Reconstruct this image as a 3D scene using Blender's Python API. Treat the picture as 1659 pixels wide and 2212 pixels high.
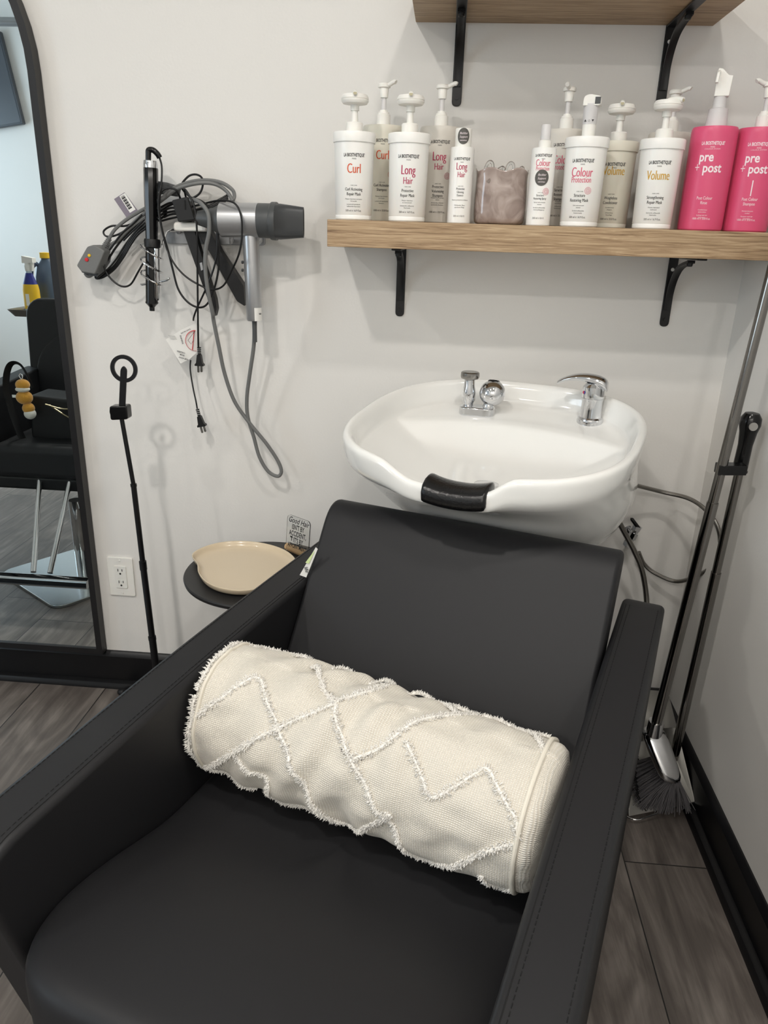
import bpy, bmesh, math, random
from mathutils import Vector, Matrix, Euler
random.seed(7)
for o in list(bpy.data.objects): bpy.data.objects.remove(o)
SC = bpy.context.scene
COL = SC.collection
PI = math.pi

# ------------------------------------------------------------------ camera
F = 1620.0; CX, CY = 829.5, 1106.0
ROLL = math.atan(138/4410.0); PIT = math.atan(602/F); YAW = math.radians(4.03)
CAM = Vector((0, -1.86, 1.285))
fw = Vector((-math.sin(YAW)*math.cos(PIT), math.cos(YAW)*math.cos(PIT), -math.sin(PIT)))
rt = Vector((math.cos(YAW), math.sin(YAW), 0)); up0 = rt.cross(fw)
CR = rt*math.cos(ROLL)+up0*math.sin(ROLL); CU = up0*math.cos(ROLL)-rt*math.sin(ROLL)
cd = bpy.data.cameras.new('camera'); co = bpy.data.objects.new('camera', cd); COL.objects.link(co)
m = Matrix((CR, CU, -fw)).transposed().to_4x4(); m.translation = CAM
co.matrix_world = m
cd.sensor_fit = 'HORIZONTAL'; cd.sensor_width = 36; cd.lens = 36*F/1659; cd.clip_start = .02
SC.camera = co

def ray(px, py):
    return (fw+CR*((px-CX)/F)-CU*((py-CY)/F)).normalized()
def at(px, py, y):            # point of the plane Y=y seen at that place of the photograph
    d = ray(px, py); return CAM+d*((y-CAM.y)/d.y)

# ------------------------------------------------------------------ exposure, world, lights
vs = SC.view_settings
vs.view_transform = 'Standard'; vs.look = 'None'; vs.gamma = 1; vs.use_curve_mapping = False
vs.exposure = .01
SC.render.film_transparent = False
w = bpy.data.worlds.new('world'); SC.world = w; w.use_nodes = True
w.node_tree.nodes['Background'].inputs[0].default_value = (.75, .85, 1, 1)
w.node_tree.nodes['Background'].inputs[1].default_value = 1.0
CEIL = 2.65
LIGHTS = [(-.72, -1.8, 18), (.25, -1.45, 9), (-.72, -3.7, 20), (.25, -3.7, 17), (-1.9, -1.8, 10), (-1.9, -3.4, 6)]
def area(name, loc, size, power, col, rot, shape='DISK', sy=None, spread=180):
    l = bpy.data.lights.new(name, 'AREA'); l.shape = shape; l.size = size
    if sy: l.size_y = sy
    l.energy = power; l.color = col; l.spread = math.radians(spread)
    o = bpy.data.objects.new(name, l); COL.objects.link(o); o.location = loc; o.rotation_euler = rot
    return o
for x, y, p in LIGHTS:
    area('downlight_lamp', (x, y, CEIL-.012), .11, p, (1, .955, .90), (0, 0, 0))
area('window_daylight', (-4.24, -2.9, 1.55), 1.5, 34, (.72, .88, 1), (0, -PI/2, 0), 'RECTANGLE', 1.5)

# ------------------------------------------------------------------ materials
def s2l(c):
    return tuple((v/12.92 if v <= .04045 else ((v+.055)/1.055)**2.4) for v in [x/255 for x in c])+(1,)
MATS = {}
def mat(name, rgb=(200, 200, 200), rough=.5, metal=0, spec=.5, trans=0, ior=1.45, coat=0, alpha=1, bump=None, emit=None, sheen=0, sss=0):
    if name in MATS: return MATS[name]
    m = bpy.data.materials.new(name); m.use_nodes = True; MATS[name] = m
    nt = m.node_tree; b = nt.nodes['Principled BSDF']
    b.inputs['Base Color'].default_value = s2l(rgb); b.inputs['Roughness'].default_value = rough
    b.inputs['Metallic'].default_value = metal; b.inputs['Specular IOR Level'].default_value = spec
    b.inputs['Transmission Weight'].default_value = trans; b.inputs['IOR'].default_value = ior
    b.inputs['Coat Weight'].default_value = coat; b.inputs['Coat Roughness'].default_value = .05
    b.inputs['Sheen Weight'].default_value = sheen; b.inputs['Alpha'].default_value = alpha
    if sss:
        b.inputs['Subsurface Weight'].default_value = sss; b.inputs['Subsurface Scale'].default_value = .01
    if emit: b.inputs['Emission Color'].default_value = s2l(rgb); b.inputs['Emission Strength'].default_value = emit
    if bump:
        sc, st, dist = bump
        tc = nt.nodes.new('ShaderNodeTexCoord'); n = nt.nodes.new('ShaderNodeTexNoise'); n.inputs['Scale'].default_value = sc
        n.inputs['Detail'].default_value = 4
        bp = nt.nodes.new('ShaderNodeBump'); bp.inputs['Strength'].default_value = st; bp.inputs['Distance'].default_value = dist
        nt.links.new(tc.outputs['Object'], n.inputs['Vector']); nt.links.new(n.outputs['Fac'], bp.inputs['Height'])
        nt.links.new(bp.outputs['Normal'], b.inputs['Normal'])
    return m
wallm = mat('painted_drywall', (228, 226, 222), .55, spec=.35, bump=(160, .12, .002))
ceilm = mat('ceiling_paint', (235, 234, 230), .8)
basem = mat('black_gloss_trim', (14, 14, 16), .35)
leather = mat('black_vinyl_upholstery', (30, 30, 32), .52, spec=.38, bump=(900, .10, .0006))
thread = mat('black_thread', (13, 13, 14), .8)
ceramic = mat('white_glazed_ceramic', (240, 240, 237), .12, spec=.6, coat=.6)
chrome = mat('polished_chrome', (215, 216, 218), .07, metal=1)
steel = mat('brushed_steel', (150, 148, 144), .25, metal=1)
dsteel = mat('dark_chrome_tube', (135, 132, 128), .13, metal=1)
blackm = mat('black_powder_coat', (15, 15, 17), .38)
blackp = mat('black_gloss_plastic', (12, 12, 13), .18)
blackr = mat('black_rubber', (20, 20, 21), .45)
cordm = mat('black_cord', (16, 16, 17), .42)
greyc = mat('grey_cord', (112, 113, 112), .5)
dgrey = mat('dark_grey_plastic', (72, 74, 75), .42)
silver = mat('satin_silver_plastic', (178, 179, 181), .33, metal=.75)
whitep = mat('white_plastic', (238, 236, 230), .35, sss=.05)
whitel = mat('white_label_paper', (235, 234, 230), .6)
frost = mat('translucent_white_plastic', (244, 242, 242), .35, trans=.35)
clear = mat('clear_acrylic', (248, 250, 250), .03, trans=1, ior=1.46)
inkb = mat('black_ink', (28, 28, 28), .6)
inkdg = mat('dark_grey_sticker', (88, 86, 82), .6)
red = mat('red_button', (200, 40, 45), .4); yel = mat('yellow_button', (235, 190, 40), .4)
beige = mat('beige_glazed_ceramic', (212, 195, 168), .22, coat=.4)
tabm = mat('black_satin_table', (33, 33, 34), .42)
lwood = mat('light_wood_peg', (216, 180, 136), .5)

def wood_mat(name, cols, scale_long, scale_cross, axis, rough=.5, fine=1.0):
    m = bpy.data.materials.new(name); m.use_nodes = True; nt = m.node_tree; b = nt.nodes['Principled BSDF']
    tc = nt.nodes.new('ShaderNodeTexCoord'); mp = nt.nodes.new('ShaderNodeMapping')
    s = [scale_cross]*3; s[axis] = scale_long; mp.inputs['Scale'].default_value = s
    nt.links.new(tc.outputs['Object'], mp.inputs['Vector'])
    n = nt.nodes.new('ShaderNodeTexNoise'); n.inputs['Scale'].default_value = 1; n.inputs['Detail'].default_value = 7; n.inputs['Distortion'].default_value = 1.2
    n.inputs['Roughness'].default_value = .62
    nt.links.new(mp.outputs[0], n.inputs['Vector'])
    r = nt.nodes.new('ShaderNodeValToRGB')
    r.color_ramp.elements[0].position = .33; r.color_ramp.elements[0].color = s2l(cols[0])
    r.color_ramp.elements[1].position = .66; r.color_ramp.elements[1].color = s2l(cols[2])
    e = r.color_ramp.elements.new(.5); e.color = s2l(cols[1])
    nt.links.new(n.outputs['Fac'], r.inputs[0]); nt.links.new(r.outputs[0], b.inputs['Base Color'])
    b.inputs['Roughness'].default_value = rough
    bp = nt.nodes.new('ShaderNodeBump'); bp.inputs['Strength'].default_value = .15; bp.inputs['Distance'].default_value = .001
    nt.links.new(n.outputs['Fac'], bp.inputs['Height']); nt.links.new(bp.outputs[0], b.inputs['Normal'])
    return m
oak = wood_mat('light_oak_veneer', [(118, 92, 66), (163, 136, 104), (192, 167, 134)], 7, 210, 0)

def floor_mat():
    m = bpy.data.materials.new('grey_oak_planks'); m.use_nodes = True; nt = m.node_tree; b = nt.nodes['Principled BSDF']
    N, L = nt.nodes.new, nt.links.new
    tc = N('ShaderNodeTexCoord'); sp = N('ShaderNodeSeparateXYZ'); L(tc.outputs['Object'], sp.inputs[0])
    ax = N('ShaderNodeMath'); ax.operation = 'ADD'; ax.inputs[1].default_value = 20*.2-.463; L(sp.outputs[0], ax.inputs[0])
    ay = N('ShaderNodeMath'); ay.operation = 'ADD'; ay.inputs[1].default_value = 12+.39; L(sp.outputs[1], ay.inputs[0])
    cb = N('ShaderNodeCombineXYZ'); L(ay.outputs[0], cb.inputs[0]); L(ax.outputs[0], cb.inputs[1])
    br = N('ShaderNodeTexBrick'); L(cb.outputs[0], br.inputs['Vector'])
    br.inputs['Scale'].default_value = 1; br.inputs['Brick Width'].default_value = 1.2; br.inputs['Row Height'].default_value = .2
    br.inputs['Mortar Size'].default_value = .0016; br.inputs['Mortar Smooth'].default_value = .3
    br.offset = .12; br.offset_frequency = 2
    br.inputs['Color1'].default_value = (.0, .0, .0, 1); br.inputs['Color2'].default_value = (1, 1, 1, 1); br.inputs['Mortar'].default_value = (.5, .5, .5, 1)
    # per-plank offset of the grain
    sc = N('ShaderNodeVectorMath'); sc.operation = 'MULTIPLY_ADD'; sc.inputs[1].default_value = (13, 7, 5)
    L(br.outputs['Color'], sc.inputs[0]); L(tc.outputs['Object'], sc.inputs[2])
    mp = N('ShaderNodeMapping'); mp.inputs['Scale'].default_value = (34, 2.2, 1); L(sc.outputs[0], mp.inputs['Vector'])
    n = N('ShaderNodeTexNoise'); n.inputs['Scale'].default_value = 1; n.inputs['Detail'].default_value = 8; n.inputs['Roughness'].default_value = .66; n.inputs['Distortion'].default_value = .8
    L(mp.outputs[0], n.inputs['Vector'])
    mp2 = N('ShaderNodeMapping'); mp2.inputs['Scale'].default_value = (5, 1.6, 1); L(sc.outputs[0], mp2.inputs['Vector'])
    n2 = N('ShaderNodeTexNoise'); n2.inputs['Scale'].default_value = 1.6; n2.inputs['Detail'].default_value = 3; n2.inputs['Distortion'].default_value = 2.5
    L(mp2.outputs[0], n2.inputs['Vector'])
    mx = N('ShaderNodeMix'); mx.data_type = 'FLOAT'; mx.inputs[0].default_value = .45
    L(n.outputs['Fac'], mx.inputs[2]); L(n2.outputs['Fac'], mx.inputs[3])
    r = N('ShaderNodeValToRGB'); cr = r.color_ramp
    cr.elements[0].position = .30; cr.elements[0].color = s2l((62, 56, 52)); cr.elements[1].position = .72; cr.elements[1].color = s2l((138, 131, 124))
    e = cr.elements.new(.5); e.color = s2l((98, 91, 86)); L(mx.outputs[0], r.inputs[0])
    mm = N('ShaderNodeMix'); mm.data_type = 'RGBA'; L(br.outputs['Fac'], mm.inputs[0]); L(r.outputs[0], mm.inputs[6]); mm.inputs[7].default_value = (.008, .008, .008, 1)
    L(mm.outputs[2], b.inputs['Base Color']); b.inputs['Roughness'].default_value = .42
    bp = N('ShaderNodeBump'); bp.inputs['Strength'].default_value = .12; bp.inputs['Distance'].default_value = .001
    L(n.outputs['Fac'], bp.inputs['Height']); L(bp.outputs[0], b.inputs['Normal'])
    return m
floorm = floor_mat()

def fabric_mat():
    m = bpy.data.materials.new('cream_woven_cotton'); m.use_nodes = True; nt = m.node_tree; b = nt.nodes['Principled BSDF']
    N, L = nt.nodes.new, nt.links.new
    b.inputs['Base Color'].default_value = s2l((238, 234, 225)); b.inputs['Roughness'].default_value = .9
    b.inputs['Sheen Weight'].default_value = .15; b.inputs['Specular IOR Level'].default_value = .2
    uv = N('ShaderNodeUVMap'); uv.uv_map = 'weave'
    nz = N('ShaderNodeTexNoise'); nz.inputs['Scale'].default_value = 60; nz.inputs['Detail'].default_value = 3; L(uv.outputs[0], nz.inputs['Vector'])
    ma = N('ShaderNodeVectorMath'); ma.operation = 'MULTIPLY_ADD'; ma.inputs[1].default_value = (.0018, .0018, 0); L(nz.outputs['Color'], ma.inputs[0]); L(uv.outputs[0], ma.inputs[2])
    hs = []
    for d in ('X', 'Y'):
        wv = N('ShaderNodeTexWave'); wv.bands_direction = d; wv.inputs['Scale'].default_value = 88 if d == 'X' else 105
        L(ma.outputs[0], wv.inputs['Vector']); hs.append(wv)
    mu = N('ShaderNodeMath'); mu.operation = 'MULTIPLY'; L(hs[0].outputs['Fac'], mu.inputs[0]); L(hs[1].outputs['Fac'], mu.inputs[1])
    bp = N('ShaderNodeBump'); bp.inputs['Strength'].default_value = .7; bp.inputs['Distance'].default_value = .0012
    L(mu.outputs[0], bp.inputs['Height']); L(bp.outputs[0], b.inputs['Normal'])
    r = N('ShaderNodeMix'); r.data_type = 'RGBA'; L(mu.outputs[0], r.inputs[0]); r.inputs[6].default_value = s2l((210, 203, 190)); r.inputs[7].default_value = s2l((242, 239, 231))
    L(r.outputs[2], b.inputs['Base Color'])
    return m
fabric = fabric_mat()
fringem = mat('cream_cotton_fringe', (240, 237, 231), .9, spec=.1, sheen=.2)

# ------------------------------------------------------------------ geometry helpers
def cr(pts, n=8, closed=False):
    pts = [Vector(p) for p in pts]; out = []
    N = len(pts); rng = N if closed else N-1
    for i in range(rng):
        g = lambda k: pts[k % N] if closed else pts[max(0, min(N-1, k))]
        a, b, c, d = g(i-1), g(i), g(i+1), g(i+2)
        for j in range(n):
            t = j/n
            out.append(.5*((2*b)+(c-a)*t+(2*a-5*b+4*c-d)*t*t+(3*b-a-3*c+d)*t*t*t))
    if not closed: out.append(pts[-1])
    return out
def smooth01(t): t = max(0, min(1, t)); return t*t*(3-2*t)

class G:
    def __init__(s): s.v = []; s.f = []; s.uv = None
    def add(s, vs_, fs, M=None):
        k = len(s.v)
        s.v += [tuple(M @ Vector(p)) if M is not None else tuple(p) for p in vs_]
        s.f += [tuple(i+k for i in f) for f in fs]; return s
    def box(s, c, d, M=None):
        x, y, z = c; a, b, e = d[0]/2, d[1]/2, d[2]/2
        vs_ = [(x+i*a, y+j*b, z+k*e) for i in (-1, 1) for j in (-1, 1) for k in (-1, 1)]
        return s.add(vs_, [(0, 1, 3, 2), (4, 6, 7, 5), (0, 4, 5, 1), (2, 3, 7, 6), (0, 2, 6, 4), (1, 5, 7, 3)], M)
    def prism(s, poly, axis, a, b, M=None):      # polygon in the plane across axis, extruded from a to b
        def P(p, t):
            return {0: (t, p[0], p[1]), 1: (p[0], t, p[1]), 2: (p[0], p[1], t)}[axis]
        n = len(poly); vs_ = [P(p, a) for p in poly]+[P(p, b) for p in poly]
        fs = [tuple(range(n))[::-1], tuple(range(n, 2*n))]+[(i, (i+1) % n, n+(i+1) % n, n+i) for i in range(n)]
        return s.add(vs_, fs, M)
    def lathe(s, prof, seg=32, sx=1, sy=1, M=None, caps=True, wob=None):
        vs_ = []; fs = []; n = len(prof)
        for r, z in prof:
            for i in range(seg):
                a = 2*PI*i/seg; q = wob(a, r, z) if wob else (1, 0)
                vs_.append((r*q[0]*math.cos(a)*sx, r*q[0]*math.sin(a)*sy, z+q[1]))
        for k in range(n-1):
            for i in range(seg):
                j = (i+1) % seg; fs.append((k*seg+i, k*seg+j, (k+1)*seg+j, (k+1)*seg+i))
        if caps:
            if prof[0][0] > 1e-6: fs.append(tuple(range(seg))[::-1])
            if prof[-1][0] > 1e-6: fs.append(tuple((n-1)*seg+i for i in range(seg)))
        return s.add(vs_, fs, M)
    def tube(s, pts, r, seg=8, closed=False, flat=1, M=None, caps=True):
        pts = [Vector(p) for p in pts]; n = len(pts); vs_ = []; fs = []
        rr = r if callable(r) else (lambda t: r)
        tan = [((pts[(i+1) % n]-pts[i-1]) if closed else (pts[min(i+1, n-1)]-pts[max(i-1, 0)])).normalized() for i in range(n)]
        u = tan[0].orthogonal().normalized()
        for i in range(n):
            u = (u-tan[i]*u.dot(tan[i]))
            u = u.normalized() if u.length > 1e-6 else tan[i].orthogonal().normalized()
            v = tan[i].cross(u); R = rr(i/max(1, n-1))
            for k in range(seg):
                a = 2*PI*k/seg; vs_.append(pts[i]+u*(R*math.cos(a))+v*(R*flat*math.sin(a)))
        for i in range(n if closed else n-1):
            j = (i+1) % n
            for k in range(seg):
                l = (k+1) % seg; fs.append((i*seg+k, i*seg+l, j*seg+l, j*seg+k))
        if caps and not closed: fs += [tuple(range(seg))[::-1], tuple((n-1)*seg+k for k in range(seg))]
        return s.add(vs_, fs, M)
    def cyl(s, a, b, r, r2=None, seg=20, M=None):
        r2 = r if r2 is None else r2
        return s.tube([a, b], lambda t: r+(r2-r)*t, seg, M=M)
    def sphere(s, c, r, seg=20, sc=(1, 1, 1), M=None):
        n = seg//2; prof = [(r*math.sin(PI*i/n), -r*math.cos(PI*i/n)) for i in range(n+1)]
        g = G(); g.lathe(prof, seg, caps=False)
        return s.add([(c[0]+p[0]*sc[0], c[1]+p[1]*sc[1], c[2]+p[2]*sc[2]) for p in g.v], g.f, M)
    def sweep(s, rings, closed=True, cap0=False, cap1=False, M=None):
        vs_ = [p for r in rings for p in r]; n = len(rings[0]); fs = []
        for k in range(len(rings)-1):
            for i in range(n if closed else n-1):
                j = (i+1) % n; fs.append((k*n+i, k*n+j, (k+1)*n+j, (k+1)*n+i))
        if cap0: fs.append(tuple(range(n))[::-1])
        if cap1: fs.append(tuple((len(rings)-1)*n+i for i in range(n)))
        return s.add(vs_, fs, M)
    def obj(s, name, m, parent=None, bevel=0, bseg=2, sub=0, ang=35, loc=None, solid=0, sh=None):
        if sh is not None: s.v = [(p[0]+sh[0], p[1]+sh[1], p[2]+sh[2]) for p in s.v]
        me = bpy.data.meshes.new(name); me.from_pydata(s.v, [], s.f); me.update()
        bm = bmesh.new(); bm.from_mesh(me); bmesh.ops.remove_doubles(bm, verts=bm.verts, dist=1e-6)
        bmesh.ops.recalc_face_normals(bm, faces=bm.faces); bm.to_mesh(me); bm.free()
        me.materials.append(m)
        for p in me.polygons: p.use_smooth = True
        o = bpy.data.objects.new(name, me); COL.objects.link(o)
        if sub == 0 and not bevel: me.set_sharp_from_angle(angle=math.radians(ang))
        if solid:
            md = o.modifiers.new('s', 'SOLIDIFY'); md.thickness = solid; md.offset = 0
        if bevel:
            md = o.modifiers.new('b', 'BEVEL'); md.width = bevel; md.segments = bseg; md.limit_method = 'ANGLE'; md.angle_limit = math.radians(30)
            md.harden_normals = True
        if sub:
            md = o.modifiers.new('sub', 'SUBSURF'); md.levels = sub; md.render_levels = sub
        if parent: o.parent = parent
        if loc is not None: o.location = loc
        return o
def rrect(w, h, r, n=5, cx=0, cy=0):
    out = []
    for sx, sy, a0 in ((1, 1, 0), (-1, 1, 90), (-1, -1, 180), (1, -1, 270)):
        for i in range(n+1):
            a = math.radians(a0+90*i/n); out.append((cx+sx*(w/2-r)+r*math.cos(a), cy+sy*(h/2-r)+r*math.sin(a)))
    return out
def roundpoly(poly, r, n=5):
    out = []; N = len(poly)
    for i in range(N):
        a, b, c = Vector(poly[i-1]), Vector(poly[i]), Vector(poly[(i+1) % N])
        rr = r[i] if isinstance(r, (list, tuple)) else r
        if rr <= 0: out.append(tuple(b)); continue
        d1 = (a-b); d2 = (c-b); k1 = min(rr, d1.length*.49); k2 = min(rr, d2.length*.49)
        p = b+d1.normalized()*k1; q = b+d2.normalized()*k2
        for j in range(n+1):
            t = j/n; out.append(tuple(p*(1-t)**2+b*2*t*(1-t)+q*t*t))
    return out
def tag(o, label, cat, group=None, kind=None):
    o['label'] = label; o['category'] = cat
    if group: o['group'] = group
    if kind: o['kind'] = kind
    return o
def thing(name, loc=(0, 0, 0), rz=0, label='', cat='', group=None, rot=None):
    o = bpy.data.objects.new(name, None); COL.objects.link(o); o.location = loc; o.empty_display_size = .05
    o.rotation_euler = rot if rot else (0, 0, rz)
    return tag(o, label, cat, group)
def struct(o): o['kind'] = 'structure'; return o

# lettering ---------------------------------------------------------
def glyphs(body, size, style='sans', xs=1.0):
    cu = bpy.data.curves.new('t', 'FONT'); cu.body = body; cu.size = size; cu.align_x = 'CENTER'; cu.resolution_u = 3
    if style == 'didone': cu.offset = -.012*size
    if style == 'bold': cu.offset = .022*size
    if style == 'thin': cu.offset = -.012*size
    if style == 'script': cu.shear = .35
    o = bpy.data.objects.new('t', cu)
    me = bpy.data.meshes.new_from_object(o)
    vs_ = [(v.co.x*xs, v.co.y) for v in me.vertices]; fs = [tuple(p.vertices) for p in me.polygons]
    bpy.data.objects.remove(o); bpy.data.curves.remove(cu); bpy.data.meshes.remove(me)
    if style == 'didone':
        V2 = []; F2 = []
        for dx in (-.030*size*xs, 0, .030*size*xs):
            k = len(V2); V2 += [(x+dx, y) for x, y in vs_]; F2 += [tuple(i+k for i in f) for f in fs]
        vs_, fs = V2, F2
    return vs_, fs
def flat_text(body, size, M, style='sans', xs=1.0, g=None):
    g = g or G(); v, f = glyphs(body, size, style, xs)
    return g.add([(x, y, 0) for x, y in v], f, M)
def wrap_text(lines, R, g=None, sy=1.0, x0=0):
    """lines: (body, z, size, xs, style[, dx]); letters wrapped on an upright round body, facing -Y"""
    g = g or G()
    for ln in lines:
        body, z, size, xs, style = ln[:5]; dx = ln[5] if len(ln) > 5 else 0
        v, f = glyphs(body, size, style, xs); vv = []
        for x, y in v:
            r = R(z+y)+.00035; a = (x+dx)/r; vv.append((r*math.sin(a), -r*math.cos(a)*sy, z+y))
        g.add(vv, f)
    return g

# ================================================================== room shell
XR = .674; XL = -4.2; YF = -4.2
def quad_wall(name, pts, m):
    g = G(); g.add(pts, [(0, 1, 2, 3)]); return struct(g.obj(name, m))
def slab(name, lo, hi, m):
    g = G(); g.box([(a+b)/2 for a, b in zip(lo, hi)], [b-a for a, b in zip(lo, hi)]); return struct(g.obj(name, m))
slab('floor', (XL-.1, YF-.1, -.05), (XR+.1, .1, 0), floorm)
slab('wall_back', (XL-.1, 0, 0), (XR+.1, .1, CEIL), wallm)
slab('wall_right', (XR, YF, 0), (XR+.1, 0, CEIL), wallm)
slab('wall_front', (XL-.1, YF-.1, 0), (XR+.1, YF, CEIL), wallm)
g = G(); wy0, wy1, wz0, wz1 = -3.7, -2.1, .8, 2.3        # left wall with a window opening
for lo, hi in (((XL-.1, YF, 0), (XL, wy0, CEIL)), ((XL-.1, wy1, 0), (XL, 0, CEIL)), ((XL-.1, wy0, 0), (XL, wy1, wz0)), ((XL-.1, wy0, wz1), (XL, wy1, CEIL))):
    g.box([(a+b)/2 for a, b in zip(lo, hi)], [b-a for a, b in zip(lo, hi)])
struct(g.obj('wall_left', wallm))
g = G()
for y in (wy0, (wy0+wy1)/2, wy1): g.box((XL-.05, y, (wz0+wz1)/2), (.06, .05, wz1-wz0))
for z in (wz0, wz1): g.box((XL-.05, (wy0+wy1)/2, z), (.06, wy1-wy0, .05))
struct(g.obj('window_1', mat('white_frame', (225, 226, 228), .4)))
slab('ceiling', (XL-.1, YF-.1, CEIL), (XR+.1, .1, CEIL+.05), ceilm)
def board(name, p0, p1, nrm):       # baseboard with a quarter-round along the floor
    p0, p1, n = Vector(p0), Vector(p1), Vector(nrm)
    prof = [(0, 0), (.034, 0), (.033, .008), (.028, .016), (.020, .020), (.0145, .0205), (.0145, .098), (.009, .108), (.004, .112), (0, .112)]
    g = G(); g.sweep([[p+n*a+Vector((0, 0, b)) for a, b in prof] for p in (p0, p1)], cap0=True, cap1=True)
    return struct(g.obj(name, basem, ang=25))
board('baseboard_back', (XL, 0, 0), (XR, 0, 0), (0, -1, 0))
board('baseboard_right', (XR, 0, 0), (XR, YF, 0), (-1, 0, 0))
board('baseboard_left', (XL, YF, 0), (XL, 0, 0), (1, 0, 0))
# recessed downlights
for i, (x, y, p) in enumerate(LIGHTS):
    t = thing('recessed_downlight', (x, y, CEIL-.004), 0, 'round white recessed downlight glowing in the white ceiling', 'ceiling light', 'downlights in the ceiling')
    g = G(); g.lathe([(.058, 0), (.078, 0), (.078, -.004), (.062, -.006), (.058, 0)], 32, caps=False); g.obj('trim_ring', whitep, t)
    g = G(); g.lathe([(.057, .001), (.0001, .001)], 24, caps=False); g.obj('lens', mat('lit_lens', (255, 246, 232), .5, emit=6), t)

# ================================================================== arched mirror
mx0, mx1 = -1.735, -.935; mc = (mx0+mx1)/2; R0 = (mx1-mx0)/2; mzb, mza = .114, 1.60
def arch(inset, n=28):
    r = R0-inset; pts = [(mc+r, mzb+inset), ]
    pts += [(mc+r*math.cos(PI*i/n), mza+r*math.sin(PI*i/n)) for i in range(n+1)]
    pts += [(mc-r, mzb+inset)]
    return pts
t = thing('arched_wall_mirror', (0, 0, 0), 0, 'tall arched mirror with thin black frame on the wall at left edge', 'mirror')
o1, i1 = arch(0), arch(.017)
g = G(); g.sweep([[Vector((x, y, z)) for x, z in ring] for ring, y in ((o1, -.003), (o1, -.032), (i1, -.032), (i1, -.012))]); g.obj('frame', mat('black_mirror_frame', (26, 25, 26), .4), t, ang=30)
g = G(); g.prism(arch(.016), 1, -.026, -.008); g.obj('mirror_glass', mat('silvered_glass', (238, 246, 247), .0, metal=1), t)

# ================================================================== wall outlet
t = thing('wall_outlet', (-.868, 0, .355), 0, 'white duplex power outlet on the wall beside the mirror', 'outlet')
g = G(); g.prism(rrect(.074, .118, .004), 1, 0, -.006); g.obj('cover_plate', whitep, t, bevel=.0015)
g = G(); g.prism(rrect(.034, .068, .003), 1, -.006, -.0085); g.obj('socket_face', whitep, t, bevel=.0006)
g = G()
for z in (-.018, .018):
    g.box((-.006, -.0087, z+.004), (.0018, .0006, .008)); g.box((.006, -.0087, z+.004), (.0018, .0006, .007)); g.lathe([(.0028, 0), (.0028, .0006)], 12, M=Matrix.Translation((0, -.0084, z-.007)) @ Matrix.Rotation(PI/2, 4, 'X'))
g.obj('slots', inkb, t)
for z in (-.05, .05): G().lathe([(.0035, 0), (.0025, .001)], 12, M=Matrix.Translation((0, -.006, z)) @ Matrix.Rotation(PI/2, 4, 'X')).obj('screw', whitep, t)

# ================================================================== shelves
SH = 1.308
def wall_shelf(x0, x1, d, z0, z1, label):
    o = G().box(((x0+x1)/2, -d/2, (z0+z1)/2), (x1-x0, d, z1-z0)).obj('wall_shelf', oak, bevel=.0012)
    return tag(o, label, 'shelf', 'oak wall shelves')
wall_shelf(-.247, .664, .25, SH-.052, SH, 'lower light oak shelf carrying the row of hair products')
wall_shelf(-.096, .522, .27, 1.708, 1.760, 'upper light oak shelf cut off by the top edge of the photo')
def bracket(x, ztop, d, label, yaw=0):
    t = thing('shelf_bracket', (x, 0, ztop), yaw, label, 'shelf bracket', 'black steel shelf brackets')
    g = G(); g.prism(roundpoly([(-.0105, 0), (.0105, 0), (.0105, -.158), (-.0105, -.158)], [0, 0, .0105, .0105]), 1, 0, -.004); g.obj('wall_bar', blackm, t, bevel=.001)
    g = G(); g.prism(rrect(.021, d, .009, cy=-d/2), 2, -.0045, -.0005); g.obj('shelf_bar', blackm, t, bevel=.001)
    pr = cr([(0, -.004, -.120), (0, -.008, -.085), (0, -.022, -.052), (0, -.050, -.026), (0, -.085, -.014), (0, -.135, -.006)], 6)
    g = G(); rings = []
    for i, p in enumerate(pr):
        a = pr[max(0, i-1)]; b = pr[min(len(pr)-1, i+1)]; tg = (b-a).normalized(); n = Vector((0, tg.z, -tg.y))
        if n.y > 0: n = -n
        rings.append([p+Vector((sx*.0075, 0, 0))+n*h for sx, h in ((-1, 0), (-1, .006), (-.35, .0045), (.35, .0045), (1, .006), (1, 0))])
    g.sweep(rings, cap0=True, cap1=True); g.obj('brace', blackm, t, ang=30)
    g = G(); g.lathe([(.0065, 0), (.0065, -.011), (.005, -.013)], 12, M=Matrix.Translation((0, -.125, -.006))); g.obj('bolt', blackm, t)
    g = G(); g.lathe([(.004, 0), (.004, .003)], 12, M=Matrix.Translation((0, -.004, -.142)) @ Matrix.Rotation(PI/2, 4, 'X')); g.obj('screw', blackm, t)
    g = G(); g.lathe([(.0042, 0), (.003, .002)], 14, M=Matrix.Translation((0, -.0038, -.030)) @ Matrix.Rotation(PI/2, 4, 'X')); g.obj('screw', whitep, t)
bracket(-.108, SH-.052, .21, 'black bracket under the left end of the lower shelf')
bracket(.516, SH-.052, .21, 'black bracket with curved brace under the right of the lower shelf')
bracket(.0, 1.708, .22, 'black bracket under the left of the upper shelf')
bracket(.437, 1.708, .22, 'black bracket with curved brace under the right of the upper shelf')

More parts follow.
